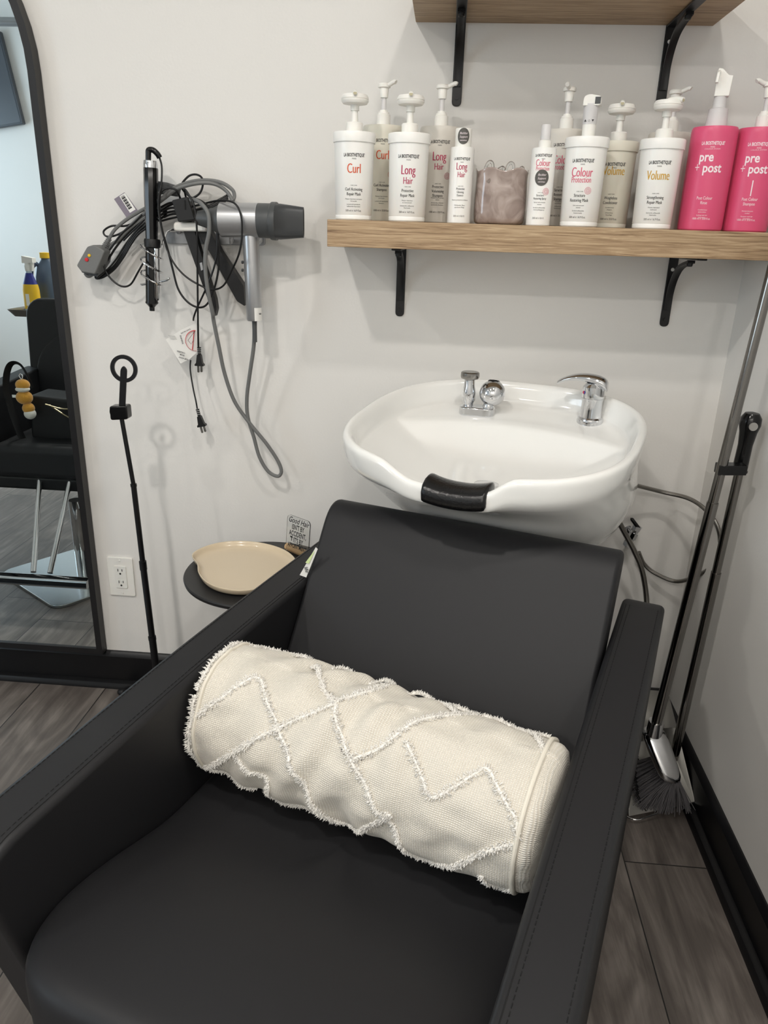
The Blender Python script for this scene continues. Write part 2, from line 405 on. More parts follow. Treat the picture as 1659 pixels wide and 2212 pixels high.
# ================================================================== products
LB = 'LA BIOSTHETIQUE'
def brand(z, s=.0086): return [(LB+"'", z, s, .60, 'bold'), ('PARIS', z-.0050, .0034, 1.0, 'sans')]
def face_cam(x, y): return math.atan2(x-CAM.x, -(CAM.y-y))*-1
COLS = {'orange': mat('orange_ink', (214, 88, 48), .6), 'magenta': mat('magenta_ink', (178, 40, 84), .6), 'pinkink': mat('pink_ink', (214, 92, 118), .6),
        'gold': mat('gold_ink', (206, 160, 48), .6), 'white': mat('white_ink', (246, 232, 236), .6)}
cream = mat('cream_bottle_plastic', (226, 222, 208), .38, sss=.05)
jarw = mat('white_jar_plastic', (243, 242, 238), .30, sss=.04)
pinkb = mat('pink_bottle_plastic', (218, 84, 122), .36)
greyb = mat('greyish_bottle_plastic', (214, 209, 200), .36)
def pump_disc(t, z0, nrot):
    g = G(); g.lathe([(.0165, z0), (.0165, z0+.017), (.0150, z0+.019), (.008, z0+.019)], 28); g.obj('pump_collar', whitep, t)
    g = G(); g.lathe([(.0068, z0+.018), (.0060, z0+.045)], 16); g.lathe([(.0088, z0+.040), (.0088, z0+.052)], 16); g.obj('pump_stem', whitep, t)
    zt = z0+.050
    g = G(); g.lathe([(.010, zt), (.024, zt+.002), (.0270, zt+.006), (.0272, zt+.009), (.0262, zt+.0095), (.0272, zt+.0105), (.0270, zt+.014), (.0245, zt+.018), (0, zt+.019)], 36)
    d = Vector((math.sin(nrot), -math.cos(nrot), 0))
    g.obj('pump_head', whitep, t)
    g = G(); g.tube(cr([Vector((0, 0, zt+.019)), d*.015+Vector((0, 0, zt+.0205)), d*.031+Vector((0, 0, zt+.017))], 4), .0045, 12)
    g.obj('nozzle', whitep, t)
    g = G(); q = d*.0311+Vector((0, 0, zt+.01695)); g.cyl(q, q+d*.0003, .0034, seg=12); g.obj('nozzle_opening', mat('nozzle_shadow', (188, 180, 150), .7), t)
def pump_lotion(t, z0, nrot, s=1.0, stem=.026):
    g = G(); g.lathe([(.0145, z0), (.0142, z0+.021), (.0125, z0+.0225), (.0118, z0+.0225), (.0115, z0+.026), (.0090, z0+.0265), (.0080, z0+.030)], 28); g.obj('pump_collar', whitep, t)
    z1 = z0+.030
    g = G(); g.lathe([(.0050, z1-.003), (.0050, z1+stem)], 14); g.obj('pump_stem', frost, t)
    z2 = z1+stem-.003
    g = G(); g.lathe([(.0082, z2), (.0095, z2+.017), (.0090, z2+.018), (.0130, z2+.019), (.0132, z2+.024), (.0115, z2+.0265), (0, z2+.0275)], 24); g.obj('pump_head', whitep, t)
    d = Vector((math.sin(nrot), -math.cos(nrot), 0))
    g = G(); g.tube(cr([d*.004+Vector((0, 0, z2+.022)), d*.015+Vector((0, 0, z2+.024)), d*.026+Vector((0, 0, z2+.028)), d*.030+Vector((0, 0, z2+.0265))], 4), .0042, 12); g.obj('nozzle', whitep, t)
def small_lines(lines, z, s=.0045, st='sans', xs=.9): return [(l, z-i*s*1.05, s, xs, st) for i, l in enumerate(lines)]
def emblem(R, z, dx, m, t, sy=1):
    g = G()
    for r in (.0062, .0040, .0020):
        pts = []
        for i in range(28):
            a = 2*PI*i/28; x = dx+r*math.cos(a); zz = z+r*math.sin(a); rr = R(zz)+.0004; b = x/rr
            pts.append((rr*math.sin(b), -rr*math.cos(b)*sy, zz))
        g.tube(pts, .00028, 5, closed=True)
    g.obj('round_emblem', m, t)
def fine(fr, z):
    out = []
    for i, l in enumerate(fr): out.append((l, z-i*.0040-(.0020 if i >= 2 else 0), .0031, .95, 'sans'))
    return out
def mask_jar(x, y, label, title, colour, sub, fr, pump='disc', yaw=0, nrot=0, vol='500 ml \u212e 16.9 fl.oz.', s=1.0, body=None, emb=False, nm='mask_jar'):
    t = thing(nm, (x, y, SH), face_cam(x, y)+yaw, label, 'jar', 'white pump jars of hair mask')
    t.scale = (s, s, s)
    g = G(); g.lathe([(0, .001), (.0350, .0), (.0372, .0025), (.0374, .009), (.0368, .010), (.0375, .011), (.0402, .1440), (.0402, .148)], 56); g.obj('body', body or jarw, t)
    g = G(); g.lathe([(.0395, .1455), (.0425, .1455), (.0428, .1470), (.0428, .1620), (.0418, .1640), (0, .1645)], 56); g.obj('lid', body or jarw, t)
    R = lambda z: .0375+(.0402-.0375)*(max(z, .011)-.011)/.133
    wrap_text(brand(.1180), R).obj('brand_lettering', inkb, t)
    wrap_text([('HAIR CARE', .0645, .0026, 1.0, 'sans')]+small_lines(sub, .0555, .0084, 'didone', .70)+fine(fr, .0390)+[(vol, .0165, .0054, .78, 'sans')], R).obj('small_lettering', inkb, t)
    wrap_text(title, R).obj('title_lettering', COLS[colour], t)
    if emb: emblem(R, .0670, .0155, COLS[colour], t)
    if pump == 'disc': pump_disc(t, .164, nrot)
    return t
def big_bottle(x, y, label, title, colour, sub, fr, ink=None, body=None, nrot=0, yaw=0, pump='lotion', vol='1000 ml \u212e 33.8 fl.oz.', extra=None, emb=True, nm='shampoo_bottle', h=.190):
    t = thing(nm, (x, y, SH), face_cam(x, y)+yaw, label, 'bottle', 'tall one litre pump bottles')
    k = h/.190
    g = G(); g.lathe([(0, .001), (.0395, 0), (.0425, .003), (.0430, .008), (.0435, .179*k), (.0430, .186*k), (.0412, .1895*k), (.030, .1905*k), (0, .1915*k)], 56, sy=.86); g.obj('body', body or cream, t)
    R = lambda z: .0434
    ink = ink or inkb
    wrap_text([(a, b*k, c, d, e) for a, b, c, d, e in brand(.1560)], R, sy=.86).obj('brand_lettering', ink, t)
    z_s = .0700 if ink is inkb else .0580
    wrap_text(small_lines(sub, z_s, .0082, 'didone' if ink is inkb else 'sans', .72)+([('HAIR CARE', .0775, .0026, 1, 'sans')] if ink is inkb else [('COLOUR SYSTEM', .1475, .0034, 1.1, 'thin')])+fine(fr, z_s-.0200)+[(vol, .0210, .0054, .78, 'sans')], R, sy=.86).obj('small_lettering', ink, t)
    wrap_text(title, R, sy=.86).obj('title_lettering', COLS[colour], t)
    if emb: emblem(R, .0940, .0190, COLS[colour], t, .86)
    if pump == 'lotion': pump_lotion(t, .190*k, nrot)
    return t
def T1(s, z, size=.0255, xs=.62): return [(s, z, size, xs, 'didone')]
def T2(a, b, z, s1=.0250, s2=.0185, xs=.60): return [(a, z, s1, xs, 'didone'), (b, z-s1*.70, s2, xs, 'didone')]
mask_jar(-.201, -.19, 'white pump jar reading Curl in orange, leftmost on the shelf', T1('Curl', .0880), 'orange', ['Curl Activating', 'Repair Mask'], ['Masque r\u00e9parateur activateur', 'de boucles', 'Lockenkraft spendende,', 'aufbauende Haarmaske'])
mask_jar(-.090, -.19, 'white pump jar reading Long Hair in magenta letters', T2('Long', 'Hair', .0880), 'magenta', ['Protective', 'Repair Mask'], ['Masque r\u00e9parateur', 'et restructurant', 'Sch\u00fctzende, aufbauende', 'Haarmaske'])
big_bottle(-.152, -.088, 'cream pump bottle reading Curl in orange, behind the jars', T1('Curl', .1230), 'orange', ['Curl Activating', 'Shampoo'], ['Shampooing activateur', 'de boucles', 'Lockenkraft spendendes', 'Shampoo'], nrot=.9)
big_bottle(-.030, -.088, 'cream pump bottle reading Long Hair, behind the Long Hair jar', T2('Long', 'Hair', .1230), 'magenta', ['Protective', 'Volumising', 'Shampoo'], ['Shampooing protecteur', 'volume', 'Sch\u00fctzendes, Volumen', 'spendendes Shampoo'], nrot=1.3, body=greyb)
# slim essence bottle with a round sticker on its cap
def sticker(t, zc, R, rx, rz, extra=''):
    g = G(); n = 26; vs_ = []; fs = []
    for k in range(5):
        for i in range(n):
            a = 2*PI*i/n; x = rx*k/4*math.cos(a); z = zc+rz*k/4*math.sin(a); rr = R(z)+.0006; b = x/rr; vs_.append((rr*math.sin(b), -rr*math.cos(b), z))
    for k in range(4):
        for i in range(n): j = (i+1) % n; fs.append((k*n+i, k*n+j, (k+1)*n+j, (k+1)*n+i))
    s_ = g.add(vs_, fs).obj('round_sticker', inkdg, t)
    wrap_text([('Backbar', zc+.0035, .0056, .9, 'script'), ('Support', zc-.0030, .0056, .9, 'script'), ('LABIOSTHETIQUE', zc-.0085, .0022, .8, 'bold')], lambda z: R(z)+.0005).obj('sticker_lettering', COLS['white'], s_)
t = thing('essence_bottle', (.018, -.175, SH), face_cam(.018, -.175), 'slim white bottle reading Long Hair with grey sticker on its cap', 'bottle')
g = G(); g.lathe([(0, .0005), (.0225, 0), (.0240, .002), (.0242, .140), (.0238, .1435), (.019, .1440)], 44); g.obj('body', jarw, t)
g = G(); g.lathe([(.0165, .144), (.0165, .1755), (.0155, .1780), (0, .1785)], 40); g.obj('cap', whitep, t)
sticker(t, .1630, lambda z: .0165, .0125, .0148)
R = lambda z: .0241
wrap_text([(a, b, c*.8, d, e) for a, b, c, d, e in brand(.1190)], R).obj('brand_lettering', inkb, t)
wrap_text([('HAIR CARE', .0700, .0022, 1, 'sans')]+small_lines(['Protective', 'Glossing', 'Essence'], .0640, .0058, 'didone', .72)+fine(['Essence protectrice brillance', '', 'Sch\u00fctzende, Glanz', 'spendende Pflege'], .0440)+[('250 ml \u212e 8.4 fl.', .0130, .0046, .85, 'sans')], R).obj('small_lettering', inkb, t)
wrap_text(T2('Long', 'Hair', .1010, .0195, .0150), R).obj('title_lettering', COLS['magenta'], t)
# slim spray bottle
t = thing('spray_bottle', (.179, -.195, SH), face_cam(.179, -.195), 'slim white spray bottle reading Colour Protection with grey round sticker', 'bottle')
g = G(); g.lathe([(0, .0005), (.0225, 0), (.0240, .002), (.0242, .140), (.0238, .1435), (.012, .1440)], 44); g.obj('body', jarw, t)
g = G(); g.lathe([(.0125, .144), (.0125, .1570), (.0115, .158), (.0095, .1585), (.0092, .1660), (0, .167)], 32); g.obj('spray_pump', whitep, t)
g = G(); g.lathe([(.0100, .1585), (.0095, .1840), (.0085, .1860), (0, .1865)], 32); g.obj('overcap', frost, t)
sticker(t, .0890, lambda z: .0242, .0140, .0148)
wrap_text([(a, b, c*.8, d, e) for a, b, c, d, e in brand(.1270)], R).obj('brand_lettering', inkb, t)
wrap_text([('HAIR CARE', .0610, .0022, 1, 'sans')]+small_lines(['Structure', 'Restoring Spray'], .0550, .0056, 'didone', .72)+fine(['Spray restructurant', 'intense', 'Strukturaufbauendes', 'Intensivpflegespray'], .0430)+[('250 ml \u212e 8.4 fl.', .0130, .0046, .85, 'sans')], R).obj('small_lettering', inkb, t)
wrap_text([('Colour', .1100, .0180, .56, 'didone'), ('Protection', .1020, .0115, .56, 'didone')], R).obj('title_lettering', COLS['pinkink'], t)
emblem(R, .0640, .0110, COLS['pinkink'], t)
big_bottle(.231, -.085, 'cream pump bottle half hidden behind the spray bottle', [('Colour', .1230, .0240, .6, 'didone'), ('Protection', .1120, .0150, .6, 'didone')], 'pinkink', ['Structure', 'Restoring', 'Shampoo'], ['Shampooing', 'restructurant', 'Aufbauendes', 'Farbshampoo'], nrot=-.2, body=greyb)
# colour jar with swan-neck dispenser
t = mask_jar(.262, -.19, 'white jar reading Colour Protection with clear upright dispenser pump', [('Colour', .0920, .0250, .58, 'didone'), ('Protection', .0815, .0160, .58, 'didone')], 'pinkink', ['Structure', 'Restoring Mask'], ['Soin restructurant', 'intense', 'Strukturaufbauende', 'Intensivmaske'], pump='none', yaw=-.10, emb=True)
g = G(); g.lathe([(.0125, .164), (.0130, .190), (.011, .192)], 28); g.obj('pump_collar', whitep, t)
g = G(); g.lathe([(.0135, .188), (.0145, .224)], 28, caps=False); g.lathe([(.0120, .188), (.0130, .224)], 28, caps=False); g.obj('clear_sleeve', frost, t)
g = G(); g.prism(roundpoly([(-.0150, .220), (-.0145, .236), (-.004, .240), (.0180, .236), (.0190, .222), (.014, .220)], [.001, .006, .006, .005, .001, .001]), 1, -.013, .013); g.obj('pump_head', whitep, t, bevel=.002)
g = G(); g.box((.0125, -.0131, .2285), (.0105, .001, .0120)); g.obj('grey_window', dgrey, t)
g = G(); flat_text('\u25b2  \u2302  \u25bc', .005, Matrix.Translation((0, -.0137, .192)) @ Matrix.Rotation(PI/2, 4, 'X'), g=g); g.obj('pump_symbols', inkb, t)
mask_jar(.338, -.100, 'white pump jar reading Weightless Conditioner, set back behind the others', [('Volume', .1010, .0240, .58, 'didone')], 'gold', ['Weightless', 'Conditioner'], ['Conditionneur', 'all\u00e9geant', 'Schwerelose', 'Haarpflege'], vol='1000 ml \u212e 33.8 fl.oz.', s=1.02, body=cream)
mask_jar(.408, -.19, 'white pump jar reading Strengthening Repair Mask, beside the pink bottles', [('Volume', .0900, .0245, .58, 'didone')], 'gold', ['Strengthening', 'Repair Mask'], ['Masque r\u00e9parateur', 'renfor\u00e7ant', 'St\u00e4rkende, aufbauende', 'Haarmaske'], nrot=1.0)
big_bottle(.448, -.075, 'greyish pump bottle hidden behind the Volume jar', T1('Volume', .1230), 'gold', ['Volumising', 'Shampoo'], ['Shampooing volume', '', 'Volumen', 'Shampoo'], nrot=1.2, body=greyb, emb=False)
pt = [('pre', .1270, .0235, .84, 'bold', -.0085), ('+', .1075, .0250, .8, 'thin', -.0235), ('post', .1075, .0235, .84, 'bold', .0050)]
t = big_bottle(.509, -.172, 'pink bottle reading pre+post, Post Colour Rinse', pt, 'white', ['Post Colour', 'Rinse'], ['Conditionneur', 'post-couleur', 'Sp\u00fclung nach der', 'Coloration'], ink=COLS['white'], body=pinkb, pump='none', emb=False, yaw=.02)
t['group'] = 'pink pre and post colour bottles'
g = G(); g.lathe([(.0205, .1895), (.0175, .222), (.014, .2235)], 32); g.obj('pump_collar', frost, t)
g = G(); g.lathe([(.0125, .222), (.0115, .243)], 24); g.obj('clear_sleeve', frost, t)
g = G(); g.prism(roundpoly([(-.0125, .243), (.0145, .243), (.0165, .278), (.008, .279), (-.0035, .290), (-.0115, .291), (-.0135, .284), (-.0125, .262)], [.002]*8), 1, -.011, .011); g.obj('pump_head', whitep, t, bevel=.002)
g = G(); g.tube([(-.0095, -.008, .286), (-.0105, -.020, .280), (-.0115, -.023, .264)], .0032, 10); g.obj('nozzle', whitep, t)
t = big_bottle(.598, -.172, 'pink bottle reading pre+post 1, Post Colour Shampoo, at the right edge', pt, 'white', ['Post Colour', 'Shampoo'], ['Shampooing post-', 'couleur', 'Shampoo nach der', 'Coloration'], ink=COLS['white'], body=pinkb, nrot=-1.0, emb=False, yaw=.02)
t['group'] = 'pink pre and post colour bottles'
wrap_text([('1', .0660, .0430, .60, 'thin')], lambda z: .0434, sy=.86).obj('numeral', COLS['white'], t)

# mauve pot with clear clips
def potmat():
    m = mat('mauve_glazed_pot', (158, 142, 134), .12, coat=.8); nt = m.node_tree; b = nt.nodes['Principled BSDF']
    tc = nt.nodes.new('ShaderNodeTexCoord'); n = nt.nodes.new('ShaderNodeTexNoise'); n.inputs['Scale'].default_value = 22; n.inputs['Distortion'].default_value = 2
    r = nt.nodes.new('ShaderNodeValToRGB'); r.color_ramp.elements[0].color = s2l((132, 114, 106)); r.color_ramp.elements[1].color = s2l((176, 160, 152)); r.color_ramp.elements[0].position = .3; r.color_ramp.elements[1].position = .7
    nt.links.new(tc.outputs['Object'], n.inputs['Vector']); nt.links.new(n.outputs['Fac'], r.inputs[0]); nt.links.new(r.outputs[0], b.inputs['Base Color'])
    bp = nt.nodes.new('ShaderNodeBump'); bp.inputs['Strength'].default_value = .25; bp.inputs['Distance'].default_value = .004; nt.links.new(n.outputs['Fac'], bp.inputs['Height']); nt.links.new(bp.outputs[0], b.inputs['Normal'])
    return m
def wobp(a, r, z):
    q = (abs(math.cos(a))**4+abs(math.sin(a))**4)**-.25
    return (1+(q-1)*.65, (.0035*math.sin(6*a+1.2)*smooth01((z-.07)/.03)))
g = G(); g.lathe([(0, .002), (.046, 0), (.0525, .004), (.0545, .020), (.0540, .060), (.0525, .085), (.0530, .098), (.0545, .1035), (.0535, .1055), (.0510, .1030), (.0490, .085), (.0500, .02), (0, .012)], 64, wob=wobp, sy=.92)
pot = g.obj('ceramic_pot', potmat(), sub=1, loc=(.102, -.150, SH)); tag(pot, 'mauve glazed square pot with wavy rim on the lower shelf', 'pot')
for i, (dx, dy, rz, tilt) in enumerate(((-.030, -.02, .2, .15), (-.012, -.025, .9, .95), (.012, -.005, .1, .2), (.030, -.022, 1.0, .9))):
    c = thing('clear_hair_clip', (.102+dx, -.150+dy, SH+.092), 0, 'clear plastic hair clip sticking out of the mauve pot', 'hair clip', 'clear clips in the mauve pot', rot=(0, tilt, rz))
    g = G()
    pts = cr([(-.007, 0, -.03), (-.009, 0, .0), (-.006, 0, .022), (0, 0, .028), (.006, 0, .022), (.009, 0, .0), (.007, 0, -.03)], 4)
    g.tube(pts, .0032, 10); g.obj('clip_arm', clear, c)
    g = G(); g.lathe([(.0105, -.006), (.0115, .004), (.006, .012), (0, .013)], 16, M=Matrix.Translation((.004, 0, -.012))); g.obj('clip_spring_cover', clear, c)


# ================================================================== shampoo chair and basin share one turned frame
TH = math.radians(19.5)
def W(x, y, z=0): return Vector((math.cos(TH)*x+math.sin(TH)*y, -math.sin(TH)*x+math.cos(TH)*y, z))
def L(p): return Vector((p.x*math.cos(TH)-p.y*math.sin(TH), p.x*math.sin(TH)+p.y*math.cos(TH), p.z))

# ---------------- basin
B0 = (.235, -.25, 0); bsh = (-B0[0], -B0[1], 0)
basin = thing('shampoo_basin', W(*B0), -TH, 'white glazed ceramic hair washing basin standing behind the chair', 'basin')
NS = 96
def rimz(y): return .931+.111*(y+.279)
def bring(s, dz=None, zf=None, cx=.222, cy=-.279, ex=2.65, notch=1.0, yd=None, a=.294, b=.291):
    out = []
    for i in range(NS):
        t = 2*PI*i/NS; c, sn = math.cos(t), math.sin(t)
        q = (abs(c)**ex+abs(sn)**ex)**(-1/ex); x = cx+a*s*c*q; y = cy+b*s*sn*q
        if yd is not None:
            lim = yd-1.0*(x-.225)**2
            if y > lim-.02: y = lim-.02+.02*math.tanh((y-lim+.02)/.02) if y > lim-.02 else y
        z = rimz(y)+dz if zf is None else zf
        if y < -.38 and notch: z -= notch*.030*smooth01((x-.075)/.085)*smooth01((.332-x)/.034)
        out.append(Vector((x, y, z)))
    return out
def mixr(r1, r2, t): return [p.lerp(q, t) for p, q in zip(r1, r2)]
rings = [bring(1, zf=.615, cx=.255, cy=-.15, notch=0, ex=2, a=.10, b=.06), bring(1, zf=.630, cx=.255, cy=-.15, notch=0, ex=2.2, a=.150, b=.09), bring(1, zf=.665, cx=.250, cy=-.165, notch=0, ex=2.5, a=.200, b=.135),
         bring(1, zf=.710, cx=.245, cy=-.19, notch=0, ex=2.9, a=.235, b=.180), bring(1, zf=.760, cx=.236, cy=-.205, notch=0, ex=2.9, a=.266, b=.213), bring(1, zf=.800, cx=.232, cy=-.220, notch=0, ex=2.8, a=.282, b=.247), bring(.955, dz=-.060, notch=.2), bring(.985, dz=-.046, notch=.7), bring(.995, dz=-.030, notch=.9),
         bring(1.0, dz=-.014), bring(1.0, dz=-.005), bring(.985, dz=.0), bring(.962, dz=.001), bring(.942, dz=-.004), bring(.930, dz=-.016, notch=.9),
         bring(.912, dz=-.044, notch=.5), bring(.895, dz=-.050, notch=.2), bring(.875, dz=-.052, yd=-.135, notch=0), bring(.868, dz=-.056, yd=-.139, notch=0), bring(.80, dz=-.068, cy=-.275, yd=-.150, notch=0), bring(.72, dz=-.086, cy=-.265, yd=-.165, notch=0), bring(.58, dz=-.104, cy=-.262, yd=-.185, notch=0), bring(.38, dz=-.117, cy=-.315, notch=0), bring(.2, dz=-.124, cy=-.310, notch=0), bring(.07, dz=-.126, cy=-.310, notch=0)]
G().sweep(rings, cap0=True, cap1=True).obj('bowl', ceramic, basin, sub=1, sh=bsh)
g = G(); g.lathe([(.026, 0), (.026, .003), (.02, .004), (.004, .002), (0, .002)], 24, M=Matrix.Translation((.222, -.31, rimz(-.31)-.127))); g.obj('drain', chrome, basin, sh=bsh)
# black gel neck rest saddled over the notch
g = G(); prs = []
for k in range(17):
    u = -1+2*k/16; x = .236+.061*u; e = -.279-.291*.985*(1-abs((x-.222)/.294)**2.65)**(1/2.65)
    zr = rimz(e)-.031+.006*u*u; fl = .004*abs(u)**3
    prs.append([Vector((x, e+a_, zr+b_+(fl if b_ > 0 else 0))) for a_, b_ in ((.060, -.020), (.052, .002), (.032, .005), (.010, .005), (-.010, -.003), (-.015, -.016), (-.012, -.034), (-.004, -.035), (.002, -.020), (.03, -.016))])
g.sweep(prs, cap0=True, cap1=True)
g.obj('neck_rest', mat('black_gel_rubber', (16, 16, 17), .22, bump=(260, .35, .002)), basin, sub=1, sh=bsh)
g = G(); g.prism(rrect(.20, .16, .03, cx=.26, cy=-.14), 2, .0, .645); g.obj('pedestal', blackm, basin, sh=bsh, bevel=.005)

# spray holder and spray head (they stand on the basin's rear deck)
def deckz(y): return rimz(y)-.051
sx_, sy_ = .124, -.100; dz_ = deckz(sy_)
sp = thing('basin_sprayer', W(sx_, sy_, dz_), -TH+.12, 'chrome vacuum breaker and round spray head on a plate on the basin', 'sprayer')
g = G(); g.prism(rrect(.082, .046, .018, cx=.004), 2, -.004, .017); g.obj('base_plate', chrome, sp, bevel=.004, bseg=3)
g = G(); g.lathe([(.0125, .015), (.0125, .022), (.0155, .028), (.0160, .045), (.0130, .058), (.0120, .074)], 28, M=Matrix.Translation((-.018, 0, 0)) @ Matrix.Scale(1.07, 4, (0, 0, 1))); g.obj('vacuum_breaker', chrome, sp)
g = G(); g.lathe([(.012, .076), (.0205, .080), (.0215, .084), (.0210, .0925), (.0185, .0945), (0, .095)], 32, M=Matrix.Translation((-.018, 0, 0))); g.obj('breaker_cap', steel, sp)
g = G(); g.lathe([(.0130, .010), (.0135, .022), (.011, .028)], 24, M=Matrix.Translation((.030, -.004, 0))); g.obj('hose_socket', chrome, sp)
hd = Matrix.Translation((.036, .000, .050)) @ Matrix.Rotation(.95, 4, 'X')
g = G(); g.sphere((0, 0, 0), .0300, 32, (1, 1, .92), M=hd); sh_ = g.obj('spray_head', chrome, sp)
g = G()
for r, n in ((.006, 6), (.012, 11), (.018, 16), (.022, 20)):
    for k in range(n):
        a = 2*PI*k/n; zz = -.92*math.sqrt(max(0, .0300**2-r*r))-.0003; g.sphere((r*math.cos(a), r*math.sin(a), zz), .0011, 6, M=hd)
g.obj('spray_holes', inkb, sh_)
g = G(); g.lathe([(0, .0305), (.012, .029), (.0165, .0235), (.0165, .020), (0, .018)], 8, M=Matrix.Translation((.036, .000, .050)) @ Matrix.Rotation(-.3, 4, 'X')); g.obj('rubber_cap', blackr, sp)

fx, fy = .380, -.068; dz_ = deckz(fy)
fa = thing('mixer_tap', W(fx, fy, dz_), -TH, 'chrome single lever mixer tap on the right of the basin', 'tap')
g = G(); g.lathe([(.0285, -.004), (.0290, .006), (.0280, .010), (.0235, .013), (.0225, .030), (.0225, .050), (.0240, .055)], 40); g.obj('tap_body', chrome, fa)
g = G(); g.lathe([(.0240, .0555), (.0245, .062), (.0235, .080), (.017, .088), (0, .090)], 40); g.obj('tap_cartridge_cap', chrome, fa)
dl = -1
rr_ = []
for k, (x, z, wx, th) in enumerate(((.0290, .078, .0150, .010), (.0275, .086, .0190, .012), (.012, .0935, .0215, .012), (-.012, .0985, .0205, .010), (-.038, .0985, .0175, .008), (-.060, .0930, .0140, .006), (-.076, .0850, .0100, .005), (-.082, .0800, .0060, .004))):
    rr_.append([Vector((x, wx*math.cos(2*PI*i/16), z+th*math.sin(2*PI*i/16))) for i in range(16)])
G().sweep(rr_, cap0=True, cap1=True).obj('lever_handle', chrome, fa, sub=1)
g = G(); g.lathe([(.0036, 0), (.003, .001)], 12, M=Matrix.Translation((-.0165, -.0175, .068)) @ Matrix.Rotation(math.radians(-43), 4, 'Z') @ Matrix.Rotation(PI/2, 4, 'X')); g.obj('hot_cold_dot', mat('blue_dot', (40, 50, 130), .3), fa)
g = G(); g.lathe([(.0036, 0), (.003, .001)], 12, M=Matrix.Translation((-.0185, -.0155, .068)) @ Matrix.Rotation(math.radians(-50), 4, 'Z') @ Matrix.Rotation(PI/2, 4, 'X')); g.obj('hot_cold_dot', red, fa)

# steel hoses and the stop valve on the wall
hoseM = mat('braided_steel_hose', (140, 137, 132), .3, metal=1, bump=(900, .5, .001))
def pts(lst): return [at(*p) for p in lst]
h = G().tube(cr(pts([(1350, 1040, -.12), (1369, 1047, -.09), (1432, 1063, -.06), (1488, 1077, -.09), (1526, 1103, -.13), (1550, 1138, -.16), (1555, 1181, -.16), (1541, 1214, -.14), (1519, 1237, -.11), (1465, 1256, -.05), (1418, 1240, -.03), (1392, 1219, -.02), (1380, 1193, -.03)]), 8), .0052, 10).obj('water_hose', hoseM)
tag(h, 'thin steel hose looping on the wall right of the basin', 'hose')
h = G().tube(cr(pts([(1322, 1095, -.12), (1332, 1118, -.11), (1350, 1152, -.10), (1370, 1190, -.10), (1387, 1233, -.10), (1396, 1289, -.10), (1396, 1350, -.12), (1385, 1450, -.15)]), 8), .0068, 10).obj('drain_hose', hoseM)
tag(h, 'thicker grey hose dropping behind the right armrest of the chair', 'hose')
v0 = at(1366, 1158, -.035)
va = thing('stop_valve', v0, 0, 'small chrome stop valve on the wall under the basin', 'valve', rot=(0, .35, 0))
g = G(); g.lathe([(.009, -.030), (.009, -.008), (.012, -.006), (.012, .010), (.009, .012), (.009, .030)], 8); g.obj('valve_body', chrome, va)
g = G(); g.lathe([(.0115, -.030), (.0125, -.018)], 6); g.lathe([(.0115, .018), (.0125, .030)], 6); g.obj('compression_nut', chrome, va)
g = G(); g.lathe([(.006, 0), (.006, .034), (.015, .035)], 16, M=Matrix.Rotation(-PI/2, 4, 'X')); g.obj('wall_stub', chrome, va)
g = G(); g.lathe([(.011, 0), (.014, .004), (.011, .009)], 8, sx=1.5, sy=.6, M=Matrix.Translation((-.013, -.004, .03)) @ Matrix.Rotation(.5, 4, 'Y')); g.obj('valve_handle', blackm, va)

# ---------------- chair
C0 = (.23, -.85, 0); csh = (-C0[0], -C0[1], 0)
chair = thing('shampoo_chair', W(*C0), -TH, 'wide black vinyl armchair in front of the white basin', 'chair')
armp = roundpoly([(-.40, .10), (-.285, .628), (-.62, .622), (-.95, .608), (-1.335, .577), (-1.225, .10)], [.02, .085, .2, .2, .075, .02], 8)
def topz(y): return .577+(.628-.577)*(y+1.335)/(1.05)
def dashes(path, ln=.0055, gap=.0032, r=.0007, g=None):
    g = g or G(); path = [Vector(p) for p in path]; acc = 0; cur = []; step = []
    tot = 0; d = [0]
    for a, b in zip(path, path[1:]): tot += (b-a).length; d.append(tot)
    def P(s):
        for i in range(len(d)-1):
            if d[i+1] >= s: t = (s-d[i])/max(1e-9, d[i+1]-d[i]); return path[i].lerp(path[i+1], t)
        return path[-1]
    s = 0
    while s+ln < tot: g.tube([P(s), P(s+ln)], r, 5); s += ln+gap
    return g
for side, x0, x1 in (('left', -.146, -.066), ('right', .525, .605)):
    a = G(); a.prism(armp, 0, x0, x1); ao = a.obj('armrest', leather, chair, bevel=.011, bseg=4, sh=csh)
    inn, outr = (x1, x0) if side == 'left' else (x0, x1); sg = 1 if side == 'left' else -1
    def top_path(x, e=.0004):
        return [(x, y, topz(y)+e) for y in [-.385-.02*i for i in range(43)]]
    ci = [( -.385-.02*42, topz(-1.225))]
    def outline(x, off):          # follows the pad over its front curve
        ps = []
        for (y, z) in armp:
            if z > .14 and y < -.36: ps.append((y, z))
        ps.sort(key=lambda q: -q[0] if q[1] > .50 else 10-q[1])
        c = Vector((-.8, .35)); out = []
        for y, z in ps: v = (Vector((y, z))-c).normalized()*off; out.append((x, y+v.x, z+v.y))
        return out
    dashes(outline(inn-sg*.017, .0003)).obj('stitching', thread, ao, sh=csh)
    dashes(outline(outr+sg*.011, .0003)).obj('stitching', thread, ao, sh=csh)
    G().tube(outline(inn-sg*.0105, -.0003), .0009, 6).obj('seam', thread, ao, sh=csh)
